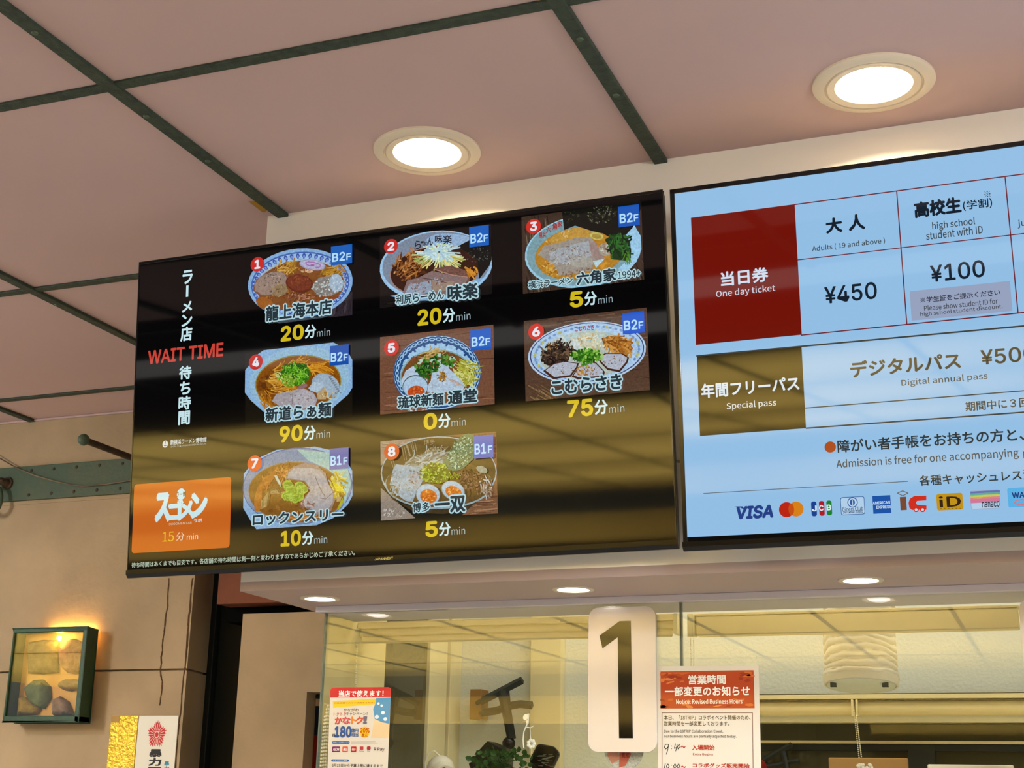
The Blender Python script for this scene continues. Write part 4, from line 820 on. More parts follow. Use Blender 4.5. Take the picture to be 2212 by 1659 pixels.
def lg5(g):
    g.rect(Z(1271, 1006), Z(1389, 1110), (26, 82, 164)).up().text('AMERICAN', Z(1274, 1041), Z(1380, 1053), (196, 222, 244), .03, 'la').text('EXPRESS', Z(1296, 1067), Z(1388, 1079), (196, 222, 244), .03, 'la')
def lg6(g):
    g.rect(Z(1441, 1012), Z(1485, 1092), (120, 72, 48)); g.line([Z(1426, 988), Z(1459, 974), Z(1492, 988), Z(1459, 1004), Z(1426, 988)], .0016, (112, 104, 100))
    g.poly([Z(*q) for q in ((1605, 1003), (1530, 1006), (1503, 1022), (1495, 1048), (1500, 1078), (1516, 1092), (1606, 1090), (1606, 1064), (1548, 1060), (1540, 1048), (1548, 1036), (1605, 1032))], (206, 46, 30), px=True).up()
    for x in (1542, 1582): c = g.loc(*Z(x, 1090)); g.ell(c, .0044, .0044, (206, 46, 30)).up().ell(c, .0024, .0024, (190, 214, 232))
def lg7(g):
    g.rect(Z(1665, 994), Z(1835, 1088), (192, 146, 26), .004).up().text('iD', Z(1685, 1010), Z(1818, 1068), (52, 34, 22), .022, 'jp')
    for i in range(6): g.rect(Z(1690+i*24, 1080), Z(1700+i*24, 1087), (150, 108, 20))
def lg8(g):
    g.rect(Z(1874, 974), Z(2064, 1080), (156, 164, 190), .004).up().rect(Z(1877, 977), Z(2061, 1077), (178, 206, 232), .0034).up()
    for i, c in enumerate(((104, 112, 176), (100, 176, 150), (206, 206, 70), (214, 110, 140), (206, 120, 150))): g.rect(Z(1877, 978+i*12.5), Z(2061, 991+i*12.5), c)
    g.text('nanaco', Z(1948, 1043), Z(2058, 1071), (44, 44, 56), .02, 'la')
def lg9(g):
    g.rect(Z(2104, 958), Z(2300, 1068), (90, 176, 228), .003).up().text('WAON', Z(2134, 985), Z(2280, 1010), (36, 56, 120), .04, 'la'); g.line([Z(2150, 1050), Z(2160, 1032), Z(2200, 1026), Z(2260, 1024)], .002, (206, 120, 130)).line([Z(2150, 1050), Z(2180, 1060), Z(2260, 1056)], .002, (206, 120, 130))
for fn in (lg1, lg2, lg3, lg4, lg5, lg6, lg7, lg8, lg9): logo(fn)
MB().box((-0.012, 0.018, -0.535), (0.004, 0.03, -0.531)).build('mount_clip', m_black, tv2)

# ================================================================== SIGNS ON THE GLASS
def rrect(x0, z0, x1, z1, r, n=6):
    P = []
    for cx, cz, a0 in ((x1-r, z1-r, 0), (x0+r, z1-r, 90), (x0+r, z0+r, 180), (x1-r, z0+r, 270)):
        for i in range(n+1):
            t = math.radians(a0+90*i/n); P.append((cx+r*math.cos(t), cz+r*math.sin(t)))
    return P
m_acryl = mat('white_acrylic', (222, 208, 192), 0.25, 0.5, coat=0.3)
m_numeral = mat('black_gloss_film', (16, 14, 12), 0.06, 0.4, coat=0.2)
YSN = 2.946
def counter_sign(name, tl, br, label, num):
    a, b = on_y(*tl, YSN), on_y(*br, YSN)
    t = empty(name, label, 'sign', 'number signs on the counter glass', (a.x, YSN, b.z))
    MB().prism(rrect(0, 0, b.x-a.x, a.z-b.z, 0.022), 0, 0.0085, 'y').build('panel', m_acryl, t, bevel=0.0008)
    if num: MB().prism([(p.x-a.x, p.z-b.z) for p in (on_y(1080+x/3.814, 1280+y/3.814, YSN) for x, y in num)], -0.0006, 0.0, 'y').build('numeral', m_numeral, t)
    return t
counter_sign('counter_number_sign', (1271.3, 1313), (1418.5, 1625.5), 'white rounded counter sign with a tall black number 1', [(985, 236), (1078, 233), (1095, 1200), (982, 1200), (971, 368), (845, 461), (820, 355)])
counter_sign('counter_number_sign', (2199.5, 1293), (2347, 1606), 'white rounded counter sign cut off at the right edge of the photo', [(985+3540, 160), (1078+3540, 158), (1095+3545, 1120), (982+3545, 1120), (971+3540, 293), (845+3540, 386), (820+3540, 280)])

def sheet(name, corners, label, cat, th=0.0006, y=YG-0.0008, color=(222, 212, 196)):
    P = [on_y(u, v, y) for u, v in corners]; o = Vector((min(p.x for p in P), y, min(p.z for p in P)))
    t = empty(name, label, cat, None, o)
    fr = Matrix.Translation(o); f = Flat(fr, 0.0001)
    MB().prism([(p.x-o.x, p.z-o.z) for p in P], 0, th, 'y').build('paper', mat('paper_white', color, 0.4, 0.3, coat=0.3), t)
    return t, fr
def N5(x, y): return (1080+x/3.814, 1280+y/3.814)
nt_, fr = sheet('notice_sheet', [N5(1297, 607), N5(2130, 600), N5(2162, 1780), N5(1306, 1780)], 'white notice with red heading about revised business hours on the glass', 'notice')
g = Flat(fr, 0.0002); g.rect(N5(1322, 650), N5(2098, 953), (178, 52, 22)).up()
for i in range(46):
    x, y = random.choice(((random.uniform(1330, 1520), random.uniform(655, 740)), (random.uniform(1880, 2090), random.uniform(655, 730)), (random.uniform(1330, 2090), random.uniform(880, 945)))); c = g.loc(*N5(x, y)); g.clip = (*g.loc(*N5(1322, 953)), *g.loc(*N5(2098, 650)))
    g.ell(c, random.uniform(.004, .012), random.uniform(.0015, .004), random.choice(((206, 96, 40), (196, 78, 32), (150, 30, 18), (214, 116, 56))), random.uniform(-.3, .3), .2, 14)
    if i % 6 == 5: g.up()
g.clip = None; g.up(); g.text('営業時間', N5(1553, 682), N5(1858, 752), (246, 240, 230), .03).text('一部変更のお知らせ', N5(1360, 778), N5(2058, 848), (246, 240, 230), .03).text('Notice: Revised Business Hours', N5(1452, 880), N5(1997, 915), (246, 236, 224), .02); g.build('heading', M_LAMINATE, nt_)
g = Flat(fr, 0.0002); g.line([N5(1335, 1780), N5(1335, 990), N5(2080, 990), N5(2090, 1780)], .0012, (110, 60, 44)); g.build('border_line', M_LAMINATE, nt_)
g = Flat(fr, 0.0002); K = (74, 62, 50)
g.text('本日、「18TRIP」コラボイベント開催のため、', N5(1352, 1012), N5(2064, 1048), K, .02).text('営業時間を一部変更しております。', N5(1352, 1060), N5(1890, 1096), K, .02).text('Due to the 18TRIP Collaboration Event,', N5(1352, 1130), N5(1838, 1160), K, .015).text('our business hours are partially adjusted today.', N5(1352, 1171), N5(1948, 1202), K, .015); g.build('body_text', M_LAMINATE, nt_)
g = Flat(fr, 0.0002)
def hand(pts): g.line([N5(*q) for q in pts], .0014, (40, 40, 40))
hand([(1385, 1250), (1362, 1252), (1354, 1275), (1366, 1290), (1385, 1272), (1390, 1250), (1382, 1300), (1370, 1332)]); hand([(1412, 1262), (1414, 1266)]); hand([(1411, 1285), (1413, 1289)])
hand([(1446, 1246), (1436, 1284), (1458, 1276)]); hand([(1460, 1252), (1448, 1306)]); hand([(1478, 1250), (1462, 1268), (1468, 1290), (1484, 1272), (1482, 1252)])
hand([(1362, 1408), (1354, 1450)]); hand([(1384, 1412), (1372, 1430), (1378, 1452), (1394, 1436), (1388, 1414)]); hand([(1412, 1420), (1414, 1424)]); hand([(1440, 1412), (1430, 1432), (1438, 1450), (1452, 1434), (1444, 1412)]); hand([(1470, 1412), (1460, 1432), (1468, 1450), (1482, 1434), (1474, 1412)])
g.build('handwritten_time', M_LAMINATE, nt_)
g = Flat(fr, 0.0002); RD = (172, 48, 34)
g.text('～', N5(1490, 1262), N5(1528, 1280), RD, .03).text('入場開始', N5(1582, 1256), N5(1768, 1300), RD, .03).text('Entry Begins', N5(1590, 1322), N5(1755, 1347), RD, .015).text('～', N5(1492, 1428), N5(1530, 1444), RD, .03).text('コラボグッズ販売開始', N5(1588, 1406), N5(2056, 1446), RD, .03); g.build('red_text', M_LAMINATE, nt_)

def P4(x, y): return (640+x/4.337, 1280+y/4.337)
ps, fr = sheet('campaign_poster', [P4(318, 925), P4(326, 902), P4(350, 890), P4(860, 886), P4(880, 896), P4(886, 920), P4(846, 1900), P4(284, 1900)], 'small campaign poster with red heading band taped inside the left glass', 'poster')
g = Flat(fr, 0.0002); g.poly([P4(*q) for q in ((318, 984), (318, 925), (326, 902), (350, 890), (860, 886), (880, 896), (886, 920), (884, 978))], (206, 36, 44), px=True).up().text('当店で使えます！', P4(400, 920), P4(815, 972), (248, 240, 236), .035); g.build('heading', M_LAMINATE, ps)
g = Flat(fr, 0.0002)
g.poly([P4(*q) for q in ((748, 988), (884, 985), (872, 1230), (800, 1215), (735, 1185), (720, 1090), (742, 1040))], (60, 146, 196), px=True).poly([P4(*q) for q in ((735, 1185), (800, 1215), (872, 1230), (868, 1360), (700, 1360))], (236, 206, 160), px=True).up()
for x, y, r in ((812, 1125, .0045), (755, 1165, .005), (834, 1185, .0045), (770, 1040, .003), (800, 1060, .003)): c = g.loc(*P4(x, y)); g.ell(c, r, r*.9, (226, 238, 242))
g.build('sky_picture', M_LAMINATE, ps)
g = Flat(fr, 0.0002); g.poly([P4(*q) for q in ((342, 1018), (748, 994), (742, 1046), (346, 1080))], (240, 196, 40), px=True).up().text('対象店舗でスマホ決済するだけ！', P4(355, 1030), P4(730, 1038), (176, 78, 20), .04); g.build('yellow_ribbon', M_LAMINATE, ps)
g = Flat(fr, 0.0002); g.text('かながわ', P4(445, 1085), P4(582, 1114), (120, 80, 50), .02)
g.text('トクトク', P4(352, 1124), P4(465, 1152), (200, 66, 70), .03).text('キャンペーン！', P4(468, 1122), P4(665, 1150), (90, 90, 110), .03)
for ch, x0, x1, c in (('か', 365, 425, (206, 46, 60)), ('な', 435, 505, (200, 60, 90)), ('ト', 520, 560, (222, 120, 40)), ('ク', 562, 622, (206, 60, 50)), ('！', 635, 655, (90, 90, 120))): g.text(ch, P4(x0, 1168-(x0-365)*.02), P4(x1, 1232-(x0-365)*.02), c, .05)
g.text('180', P4(365, 1258), P4(510, 1352), (44, 86, 150), .06, 'la').text('億円', P4(516, 1274), P4(580, 1310), (60, 96, 150), .03).text('相当', P4(516, 1316), P4(580, 1350), (60, 96, 150), .03).text('総額', P4(337, 1322), P4(364, 1350), (60, 70, 90), .02); g.build('campaign_lettering', M_LAMINATE, ps)
g = Flat(fr, 0.0002); c = g.loc(*P4(642, 1308)); g.ell(c, .0118, .0124, (246, 200, 30)).up().text('20%', P4(602, 1270), P4(684, 1312), (206, 90, 20), .05, 'la').text('還元', P4(612, 1322), P4(668, 1350), (190, 90, 30), .03); g.build('discount_badge', M_LAMINATE, ps)
g = Flat(fr, 0.0002)
for x0, x1, c, t in ((338, 408, (126, 36, 96), 'AEON'), (433, 482, (222, 90, 60), 'au'), (514, 562, (190, 36, 36), 'd払い')): g.rect(P4(x0, 1442), P4(x1, 1496), c, .002).up().text(t, P4(x0+8, 1456), P4(x1-8, 1482), (246, 236, 236), .03)
g.rect(P4(596, 1442), P4(628, 1474), (190, 60, 70), .001).rect(P4(662, 1440), P4(696, 1476), (170, 50, 66), .003).text('PayPay', P4(588, 1480), P4(634, 1494), (70, 60, 70), 0).text('Pay', P4(666, 1480), P4(692, 1494), (70, 60, 70), 0).text('R Pay', P4(728, 1452), P4(824, 1490), (90, 60, 60), .02); g.build('payment_icons', M_LAMINATE, ps)
g = Flat(fr, 0.0002); g.rect(P4(336, 1392), P4(500, 1418), (50, 96, 160), .003).rect(P4(328, 1562), P4(494, 1586), (50, 96, 160), .003).line([P4(512, 1400), P4(740, 1398)], .0006, (120, 120, 130)).line([P4(512, 1412), P4(760, 1410)], .0006, (120, 120, 130)).up().text('対象となる決済サービス', P4(345, 1398), P4(490, 1411), (220, 230, 240), 0).text('キャンペーン期間', P4(345, 1567), P4(475, 1580), (220, 230, 240), 0).text('6月19日から予算上限に達するまで', P4(335, 1604), P4(808, 1638), (70, 60, 60), .025); g.build('small_print', M_LAMINATE, ps)

# ================================================================== BLINDS AND CHAINS
def beads(mb, path, r, gap):
    P = [Vector(p) for p in path]; d = 0.0
    for a, b in zip(P[:-1], P[1:]):
        L = (b-a).length
        while d < L: mb.ball(a.lerp(b, d/L), r, 6); d += gap
        d -= L
    return mb
def seg(a, b): return (b[0]-a[0], b[1]-a[1])
yb = 3.14
def blind_z(v, u=1100): return on_y(u, v, yb).z
xl, xr = on_y(776, 1370, yb).x, on_y(1459, 1350, yb).x
zt = ZB-0.0005; A = on_y(900, 1356, yb).z; B = on_y(900, 1371.5, yb).z; C2 = on_y(900, 1388, yb).z
GB = 'cream roller blinds of the ticket office'
t = empty('roller_blind', 'cream roller blind rolled up behind the left glass above the poster', 'blind', GB, (xl, yb, C2))
MB().box((0, -0.012, A-C2+.001), (xr-xl, 0.05, zt-C2)).build('headrail', m_blind, t, bevel=0.002)
MB().tube([(0.002, 0.012, (A+B)/2-C2), (xr-xl-0.002, 0.012, (A+B)/2-C2)], (A-B)/2+0.004, 20).build('roller', m_blind, t, True)
MB().tube([(0.01, 0.004, (B)/2-C2/2), (xr-xl-0.01, 0.004, (B)/2-C2/2)], (B-C2)/2, 16).build('bottom_bar', m_blind, t, True)
MB().prism([(-0.03, -0.010), (0.018, -0.002), (0.03, zt-C2-.001), (-0.022, zt-C2-.001), (-0.026, 0.01)], -0.012, -0.0005, 'x').build('bracket', m_frame, t, bevel=0.001)
MB().prism([(-0.026, 0.004), (0.02, 0.004), (0.02, zt-C2-.001), (-0.022, zt-C2-.001)], xr-xl+.0005, xr-xl+0.010, 'x').build('bracket', m_frame, t, bevel=0.001)
zc = on_y(782, 1487, yb).z
beads(beads(MB(), [(-0.006, -0.018, 0.0), (0.003, -0.018, zc-C2-0.20)], 0.0023, 0.0052), [(0.003, -0.014, 0.002), (0.009, -0.018, zc-C2-0.20)], 0.0023, 0.0052).build('bead_chain', m_bead, t, True)
yb = 3.15; xl, xr = on_y(1502, 1340, yb).x, on_y(2203.5, 1340, yb).x
A = on_y(1750, 1326, yb).z; C2 = on_y(1750, 1368.5, yb).z
t = empty('roller_blind', 'cream roller blind with flat valance behind the right glass, above the white drum', 'blind', GB, (xl, yb, C2))
MB().box((0, -0.010, A-C2+.001), (xr-xl, 0.045, zt-C2)).build('headrail', m_blind, t, bevel=0.0025)
MB().box((0.002, -0.006, 0), (xr-xl-.002, 0.03, A-C2)).build('valance', m_blind, t, bevel=0.003)
MB().prism([(-0.02, -0.004), (0.02, 0.0), (0.03, zt-C2-.001), (-0.018, zt-C2-.001)], -0.014, -0.0005, 'x').build('bracket', m_frame, t, bevel=0.001)
beads(beads(MB(), [(-0.009, -0.012, -0.002), (-0.007, -0.012, -0.25)], 0.0017, 0.0042), [(-0.003, -0.006, -0.002), (-0.004, -0.012, -0.25)], 0.0017, 0.0042).build('bead_chain', m_bead, t, True)
# rear blind over the office window
yr = 3.70; xl = on_y(1560, 1520, yr).x; R1 = on_y(1900, 1511, yr).z; R0 = on_y(1900, 1546, yr).z; RT = on_y(1900, 1497, yr).z
t = empty('roller_blind', 'cream roller blind on the rear wall over the dark window', 'blind', GB, (xl, yr, R0))
MB().box((0, 0.0, R1-R0+.002), (1.6, 0.049, RT-R0-.003)).build('headrail', m_frame, t, bevel=0.001)
MB().box((0, 0.008, R1-R0-.002), (1.6, 0.049, R1-R0+.001)).box((0, 0.008, RT-R0-.003), (1.6, 0.049, RT-R0)).build('groove', m_olive, t)
MB().tube([(0, 0.028, (R1-R0)/2), (1.6, 0.028, (R1-R0)/2)], (R1-R0)/2-.001, 24).build('roller', m_frame, t, True)
bx = on_y(1846, 1530, yr).x - xl
MB().box((bx-0.008, -0.004, -.002), (bx-0.002, 0.03, R1-R0)).box((bx+0.003, -0.004, -.002), (bx+0.008, 0.03, R1-R0)).build('bracket', m_frame, t, bevel=0.001)
q = on_y(1867, 1700, yr)
beads(beads(MB(), [(bx-0.001, -0.006, 0.012), (q.x-xl-.004, -0.006, q.z-R0)], 0.0019, 0.0045), [(bx+0.004, -0.006, 0.0), (q.x-xl+.003, -0.006, q.z-R0)], 0.0019, 0.0045).build('bead_chain', m_bead, t, True)
# bundle of bead strings beside the poster
m = MB(); y = 2.978
for i in range(5):
    b = on_y(693+i*4.6, 1760, y); a = on_y(702+i*2.2, 1524+abs(i-3)*8, y); beads(m, [(a.x, y+.003*(i % 2), a.z), (a.x-.004+.001*i, y+.003*(i % 2), (a.z+b.z)/2), (b.x, y+.003*(i % 2), b.z)], 0.0034, 0.0078)
top = on_y(706, 1524, y); m.tube([(top.x, y+.002, top.z-.005), (top.x, y+.002, top.z+.003), (top.x, YG+.011, top.z+.003)], 0.001, 6)
tag(m.build('bead_strings', m_bead, None, True), 'bundle of cream bead strings hanging behind the left edge of the glass', 'bead chain')

# ================================================================== THINGS INSIDE THE OFFICE
ysh = 1.645
def drum(cx, cy, zb_, R, H):
    t = empty('hanging_drum_shade', 'white pleated cloth drum hanging in the office below the right blind', 'lampshade', None, (cx, cy, zb_)); t.rotation_euler.x = math.radians(-8)
    v = []; f = []; nz, k2 = 100, 96
    for i in range(nz+1):
        z = H*i/nz
        for j in range(k2):
            a = 2*PI*j/k2
            ph = 2*PI*z/0.0165 + 1.3*math.sin(a*2+z*30) + 0.8*math.sin(a*5+z*55) + 0.4*math.sin(a*11)
            w = abs(math.sin(ph*0.5))**0.6*2-1
            r = R*(1+0.030*w + 0.010*math.sin(a*3+z*40)) + (0.003 if i < 6 else 0); v.append((r*math.cos(a), r*math.sin(a), z + .003*math.sin(a*2+z*60)))
    for i in range(nz):
        for j in range(k2): f.append((i*k2+j, i*k2+(j+1) % k2, (i+1)*k2+(j+1) % k2, (i+1)*k2+j))
    MB().add(v, f).build('pleated_cloth', m_cloth, t, True)
    MB().lathe([(R*1.05, 0.010), (R*1.055, -0.002), (R*1.03, -0.012), (R*0.98, -0.012), (R*0.98, 0.0)], (0, 0, 0), k=64).build('rim', m_cloth, t, True)
    MB().lathe([(R*0.985, -0.008), (R*0.95, -0.013), (R*.75, -0.017), (R*.4, -0.019), (0.0001, -0.0195)], (0, 0, 0), k=64).build('base_plate', m_inwall, t, True)
    for a in (-2.5, -0.55): MB().box((R*.86*math.cos(a)-.007, R*.86*math.sin(a)-.004, -0.0235), (R*.86*math.cos(a)+.007, R*.86*math.sin(a)+.004, -0.0142)).build('clip', m_olive, t)
    MB().tube([(0, 0, H-.01), (0, 0, 2.619-zb_)], 0.006, 8).lathe([(R*.98, H-.004), (0.0001, H-.004)], (0, 0, 0), k=48).build('hanger', m_inwall, t)
yd = 3.42; a, b = on_y(1777.5, 1440, yd), on_y(1940, 1440, yd)
drum((a.x+b.x)/2, yd, on_y(1861, 1470, yd).z, (b.x-a.x)/2*.95, 0.27)

def arm_bracket(y, plate, A, B, post, joint, jr, label, s=1.0):
    pl = [on_y(*q, y) for q in plate]; o = Vector((pl[0].x, y, pl[0].z))
    t = empty('camera_arm_bracket', label, 'bracket', 'black arm brackets in the office', o)
    L = lambda q, dy=0.0: (on_y(*q, y)-o) + Vector((0, dy, 0))
    x0, x1 = sorted((pl[0].x-o.x, pl[1].x-o.x)); z0, z1 = sorted((pl[0].z-o.z, pl[1].z-o.z))
    MB().box((x0, -0.005*s, z0), (x1, YB-y-0.0005, z1)).build('wall_plate', m_tan if s == 1 else m_post, t, bevel=0.002)
    MB().tube([L(A[0]), L(A[1], -.01)], 0.011*s, 4).build('upper_arm', m_post, t, bevel=0.001)
    MB().tube([L(q) for q in B], 0.011*s, 4).build('lower_arm', m_post, t, bevel=0.001)
    MB().tube([L(q) for q in post], [0.018*s, 0.014*s, 0.013*s], 8).build('post', m_post, t, True)
    MB().ball(L(joint), jr, 14).build('ball_joint', m_black, t, True)
    return t
arm_bracket(3.70, ((1017, 1489), (1040, 1554)), ((1030, 1520), (1131, 1470)), ((1036, 1540), (1070, 1536), (1101, 1525), (1124, 1521), (1150, 1524)), ((1087, 1492), (1095, 1540), (1105, 1596)), (1099, 1606), 0.018, 'black angled camera bracket on the office wall left of the number 1 sign')
arm_bracket(3.72, ((1645, 1632), (1654, 1659)), ((1650, 1643), (1712, 1608)), ((1652, 1656), (1680, 1652), (1700, 1646), (1726, 1644)), ((1690, 1617), (1696, 1640), (1702, 1672)), (1704, 1680), 0.012, 'black angled camera bracket by the rear window right of the red-headed notice', 0.62)
def on_shelf(y, poly, th, name, m, label, cat, bev=0.004):
    """upright object on the office shelf with the given pixel outline; its foot is lengthened to the shelf"""
    P = [on_y(*q, y) for q in poly]; zmin = min(p.z for p in P); cx = sum(p.x for p in P)/len(P)
    t = empty(name, label, cat, None, (cx, y, ysh))
    return t, [(p.x-cx, p.z-ysh) for p in P]
# black spot head and black tablet
t, P = on_shelf(3.50, [(1018, 1650), (1030, 1624), (1052, 1600), (1074, 1611), (1094, 1620), (1090, 1668), (1022, 1668)], .05, 'black_spot_head', m_black, 'black angular spotlight head among the leaves under the camera bracket', 'spotlight')
MB().prism(P, 0.0, 0.06, 'y').build('head', m_black, t, bevel=0.004); MB().tube([(-0.012, 0.03, 0.0), (-0.012, 0.03, 0.06)], 0.009, 10).build('stand', m_black, t)
MB().tube([(P[0][0]-.010, .02, P[0][1]-.005), (P[0][0]+.004, .02, P[0][1]+.001)], .009, 10).build('knob', m_black, t, True)
t, P = on_shelf(3.46, [(1142, 1642), (1158, 1611), (1164, 1606), (1195, 1612), (1206, 1624), (1207, 1632), (1188, 1672), (1152, 1672)], .03, 'black_tablet', m_black, 'black rounded tablet leaning on the shelf left of the number 1 sign', 'tablet')
MB().prism(P, 0, 0.014, 'y').build('body', m_bezel, t, bevel=0.004); MB().box((-0.02, 0.004, 0), (0.02, 0.03, 0.035)).build('stand', m_black, t)
f = Flat(Matrix.Translation(t.location), 0.0002)
for i in range(24): u, v = random.uniform(1160, 1188), random.uniform(1626, 1656); f.line([(u, v), (u+random.uniform(4, 14), v-random.uniform(-1, 2))], .0007, (150, 160, 165))
f.build('screen_reflection_lines', M_PRINT, t)
# plant
t = empty('potted_plant', 'leafy green potted plant on the office shelf under the camera bracket', 'plant', None, (on_y(1085, 1650, 3.40).x, 3.40, ysh))
m = MB()
for i in range(120):
    a = on_y(random.uniform(1024, 1140), random.uniform(1618, 1690) , 3.40) - t.location; a.y = random.uniform(-.03, .03)
    if abs(a.x) > .055: a.z -= .012
    an, tl, L = random.uniform(0, 2*PI), random.uniform(-.6, .9), random.uniform(.012, .022); d = Vector((math.cos(an), math.sin(an)*.6, tl)).normalized(); sd = d.cross(Vector((random.uniform(-.3, .3), 1, random.uniform(-.3, .3)))).normalized()*L*.42; up = d.cross(sd).normalized()*L*.12
    m.add([a, a+d*L*.35+sd+up, a+d*L*.75+sd*.7, a+d*L, a+d*L*.75-sd*.7, a+d*L*.35-sd+up, a+d*L*.5-up], [(0, 1, 6), (1, 2, 6), (2, 3, 6), (3, 4, 6), (4, 5, 6), (5, 0, 6)])
for i in range(16): m.tube([(0, 0, .03), (random.uniform(-.02, .02), 0, .05), (random.uniform(-.05, .05), random.uniform(-.02, .02), random.uniform(.06, .10))], .0012, 5)
m.build('foliage', m_leaf, t, weld=False)
MB().lathe([(0.0001, 0), (.026, 0), (.034, .04), (.030, .04), (.028, .034), (.0001, .034)], (0, 0, 0), k=24).build('pot', m_brown, t, True)
# white clip lamp
c = on_y(952, 1652, 3.45)
t = empty('clip_lamp', 'white round lamp head with a looped cord on the office shelf beside the cream frame', 'lamp', None, (c.x, 3.45, ysh)); hz = c.z-ysh
MB().ball((0, 0, hz-.012), .036, 28).tube([(.010, -.012, hz-.020), (.022, -.026, hz-.030)], [.033, .031], 28).build('head', m_wplast, t, True)
MB().tube([(.0222, -.0262, hz-.0302), (.0228, -.0268, hz-.0306)], .026, 24).build('opening', m_black, t)
MB().tube([(-.034, -.012, hz-.05), (-.036, -.016, hz+.004), (-.028, -.018, hz+.026), (-.014, -.014, hz+.034), (.002, -.008, hz+.020)], .0025, 8).build('cord', m_wplast, t, True)
MB().tube([(0, 0, 0), (0, 0, hz-.015)], .008, 10).build('stand', m_wplast, t)
# round woven fan on the inside of the glass, clear hook with a paper flower
c = on_y(1347, 1618, 2.972); fr = Matrix.Translation(Vector((c.x, 2.9735, c.z)))
t = empty('round_hand_fan', 'round woven hand fan with red print behind the foot of the number 1 sign', 'fan', None, (c.x, 2.9735, c.z))
MB().lathe([(0.0001, -.001), (.043, -.001), (.0435, .0004), (.0001, .0004)], (0, 0, 0), 'y', 48).build('face', mat('woven_grey', (196, 190, 178), 0.8, 0.2, vary=0.3, scale=300), t)
g = Flat(fr, 0.0014); g.poly([(-.032, .01), (-.012, .012), (-.010, -.022), (-.026, -.030), (-.036, -.014)], (206, 138, 116)).poly([(-.008, .016), (.012, .012), (.016, -.012), (.004, -.034), (-.010, -.038)], (196, 96, 76)).up().text('夏祭', (-.004, .004), (.012, -.018), (160, 36, 36), .03, px=False); g.build('print', M_PRINT, t)
MB().tube([(0, 0, -.042), (0, 0, -.12)], .004, 8).build('handle', m_frame, t)
m = MB(); H5 = lambda x, y, d=0.0: on_y(1080+x/3.814, 1280+y/3.814, 2.980) + Vector((0, d, 0))
o = H5(228, 1040); t = empty('clear_hook', 'clear plastic hook with a small white flower left of the number 1 sign', 'hook', None, o)
MB().tube([H5(232, 998)-o, H5(226, 1078)-o], .003, 8).lathe([(.0001, -.0145), (.006, -.0145), (.007, -.012), (.002, -.004)], H5(230, 1030, .0)-o, 'y', 16).build('hook_body', m_wplast, t, True)
MB().tube([H5(226, 1080)-o, H5(212, 1110)-o, H5(196, 1150)-o, H5(190, 1215)-o, H5(196, 1280)-o], .0014, 6).tube([H5(215, 1108)-o, H5(250, 1115)-o, H5(276, 1100)-o], .0014, 6).build('wire', m_wplast, t, True)
m = MB()
for i in range(7): m.ball(H5(258, 1245)-o+Vector((.007*math.cos(i*2*PI/7), 0, .007*math.sin(i*2*PI/7))), .0042, 8, (1, .4, 1))
m.tube([H5(250, 1180)-o, H5(258, 1245, .003)-o, H5(262, 1330)-o], .0008, 5); m.tube([H5(248, 1116)-o, H5(250, 1180)-o], .0008, 5); m.build('flower', m_wplast, t, True)
# boards and small things along the bottom edge
def board(name, y, u0, u1, v, m, label, cat, th=.02):
    a, b = on_y(u0, v, y), on_y(u1, v, y); t = empty(name, label, cat, None, ((a.x+b.x)/2, y, ysh)); w = (b.x-a.x)/2
    MB().box((-w, 0, 0), (w, th, a.z-ysh)).build('board', m, t, bevel=.003); MB().box((-w*.4, th, 0), (w*.4, th+.05, .004)).build('foot', m, t); return t
board('white_notice_board', 3.30, 2003, 2189, 1651, m_wplast, 'white board standing on the shelf at the lower right edge', 'board')
board('cardboard_sheet', 3.62, 1789, 1960, 1636, mat('cardboard', (176, 136, 86), 0.85, 0.1, vary=.1), 'brown cardboard sheet standing behind the hanging bead chain', 'cardboard')
c = on_y(1637, 1658, 3.25); t = empty('red_ornament', 'round red ornament half hidden behind the notice with red heading', 'ornament', None, (c.x, 3.25, ysh))
MB().ball((0, 0, c.z-ysh), .020, 20).build('ball', m_red, t, True); MB().lathe([(.0001, 0), (.014, 0), (.012, c.z-ysh-.015), (.0001, c.z-ysh-.015)], (0, 0, 0), k=16).build('stand', m_black, t)
c = on_y(1868, 1659, 3.56); t = empty('lace_bag', 'white lace bag top just showing below the hanging bead chain', 'bag', None, (c.x, 3.56, ysh))
m = MB()
for i in range(26): m.ball((random.uniform(-.016, .016), random.uniform(-.008, .008), c.z-ysh+random.uniform(-.02, .008)), random.uniform(.003, .006), 8)
m.build('lace_top', m_wplast, t, True); MB().lathe([(.0001, 0), (.022, 0), (.018, c.z-ysh-.012), (.0001, c.z-ysh-.01)], (0, 0, 0), k=16).build('bag', m_cloth, t, True)

# ================================================================== LEFT WALL
yb_ = 3.50; b = on_y(181, 950, yb_)
t = empty('iron_pole', 'green iron pole with a ball end jutting from the left wall', 'pole', None, (b.x, YW-.0005, b.z))
MB().tube([(0, yb_-YW, 0), (0, -.004, 0)], .0105, 16).build('rod', m_rust, t, True)
MB().ball((0, yb_-YW, 0), .0185, 22).build('ball_end', m_iron, t, True)
MB().lathe([(.0001, -.006), (.028, -.005), (.030, 0), (.0001, 0)], (0, 0, 0), 'y', 24).build('wall_flange', m_iron, t, True)
def wl(q, y=YW-.022): return on_y(*q, y)
P = [wl(q) for q in ((-40, 964), (0, 990), (38, 1012), (76, 1027), (114, 1038), (152, 1047), (178, 1050), (228, 1046), (284, 1037), (340, 1028))]
tag(MB().tube(P, .0024, 8).build('wall_cable', mat('brown_cable', (74, 60, 44), .6, .3, vary2=(150, 136, 112), scale=3), None, True), 'thin brown cable sagging across the riveted green beam', 'cable')
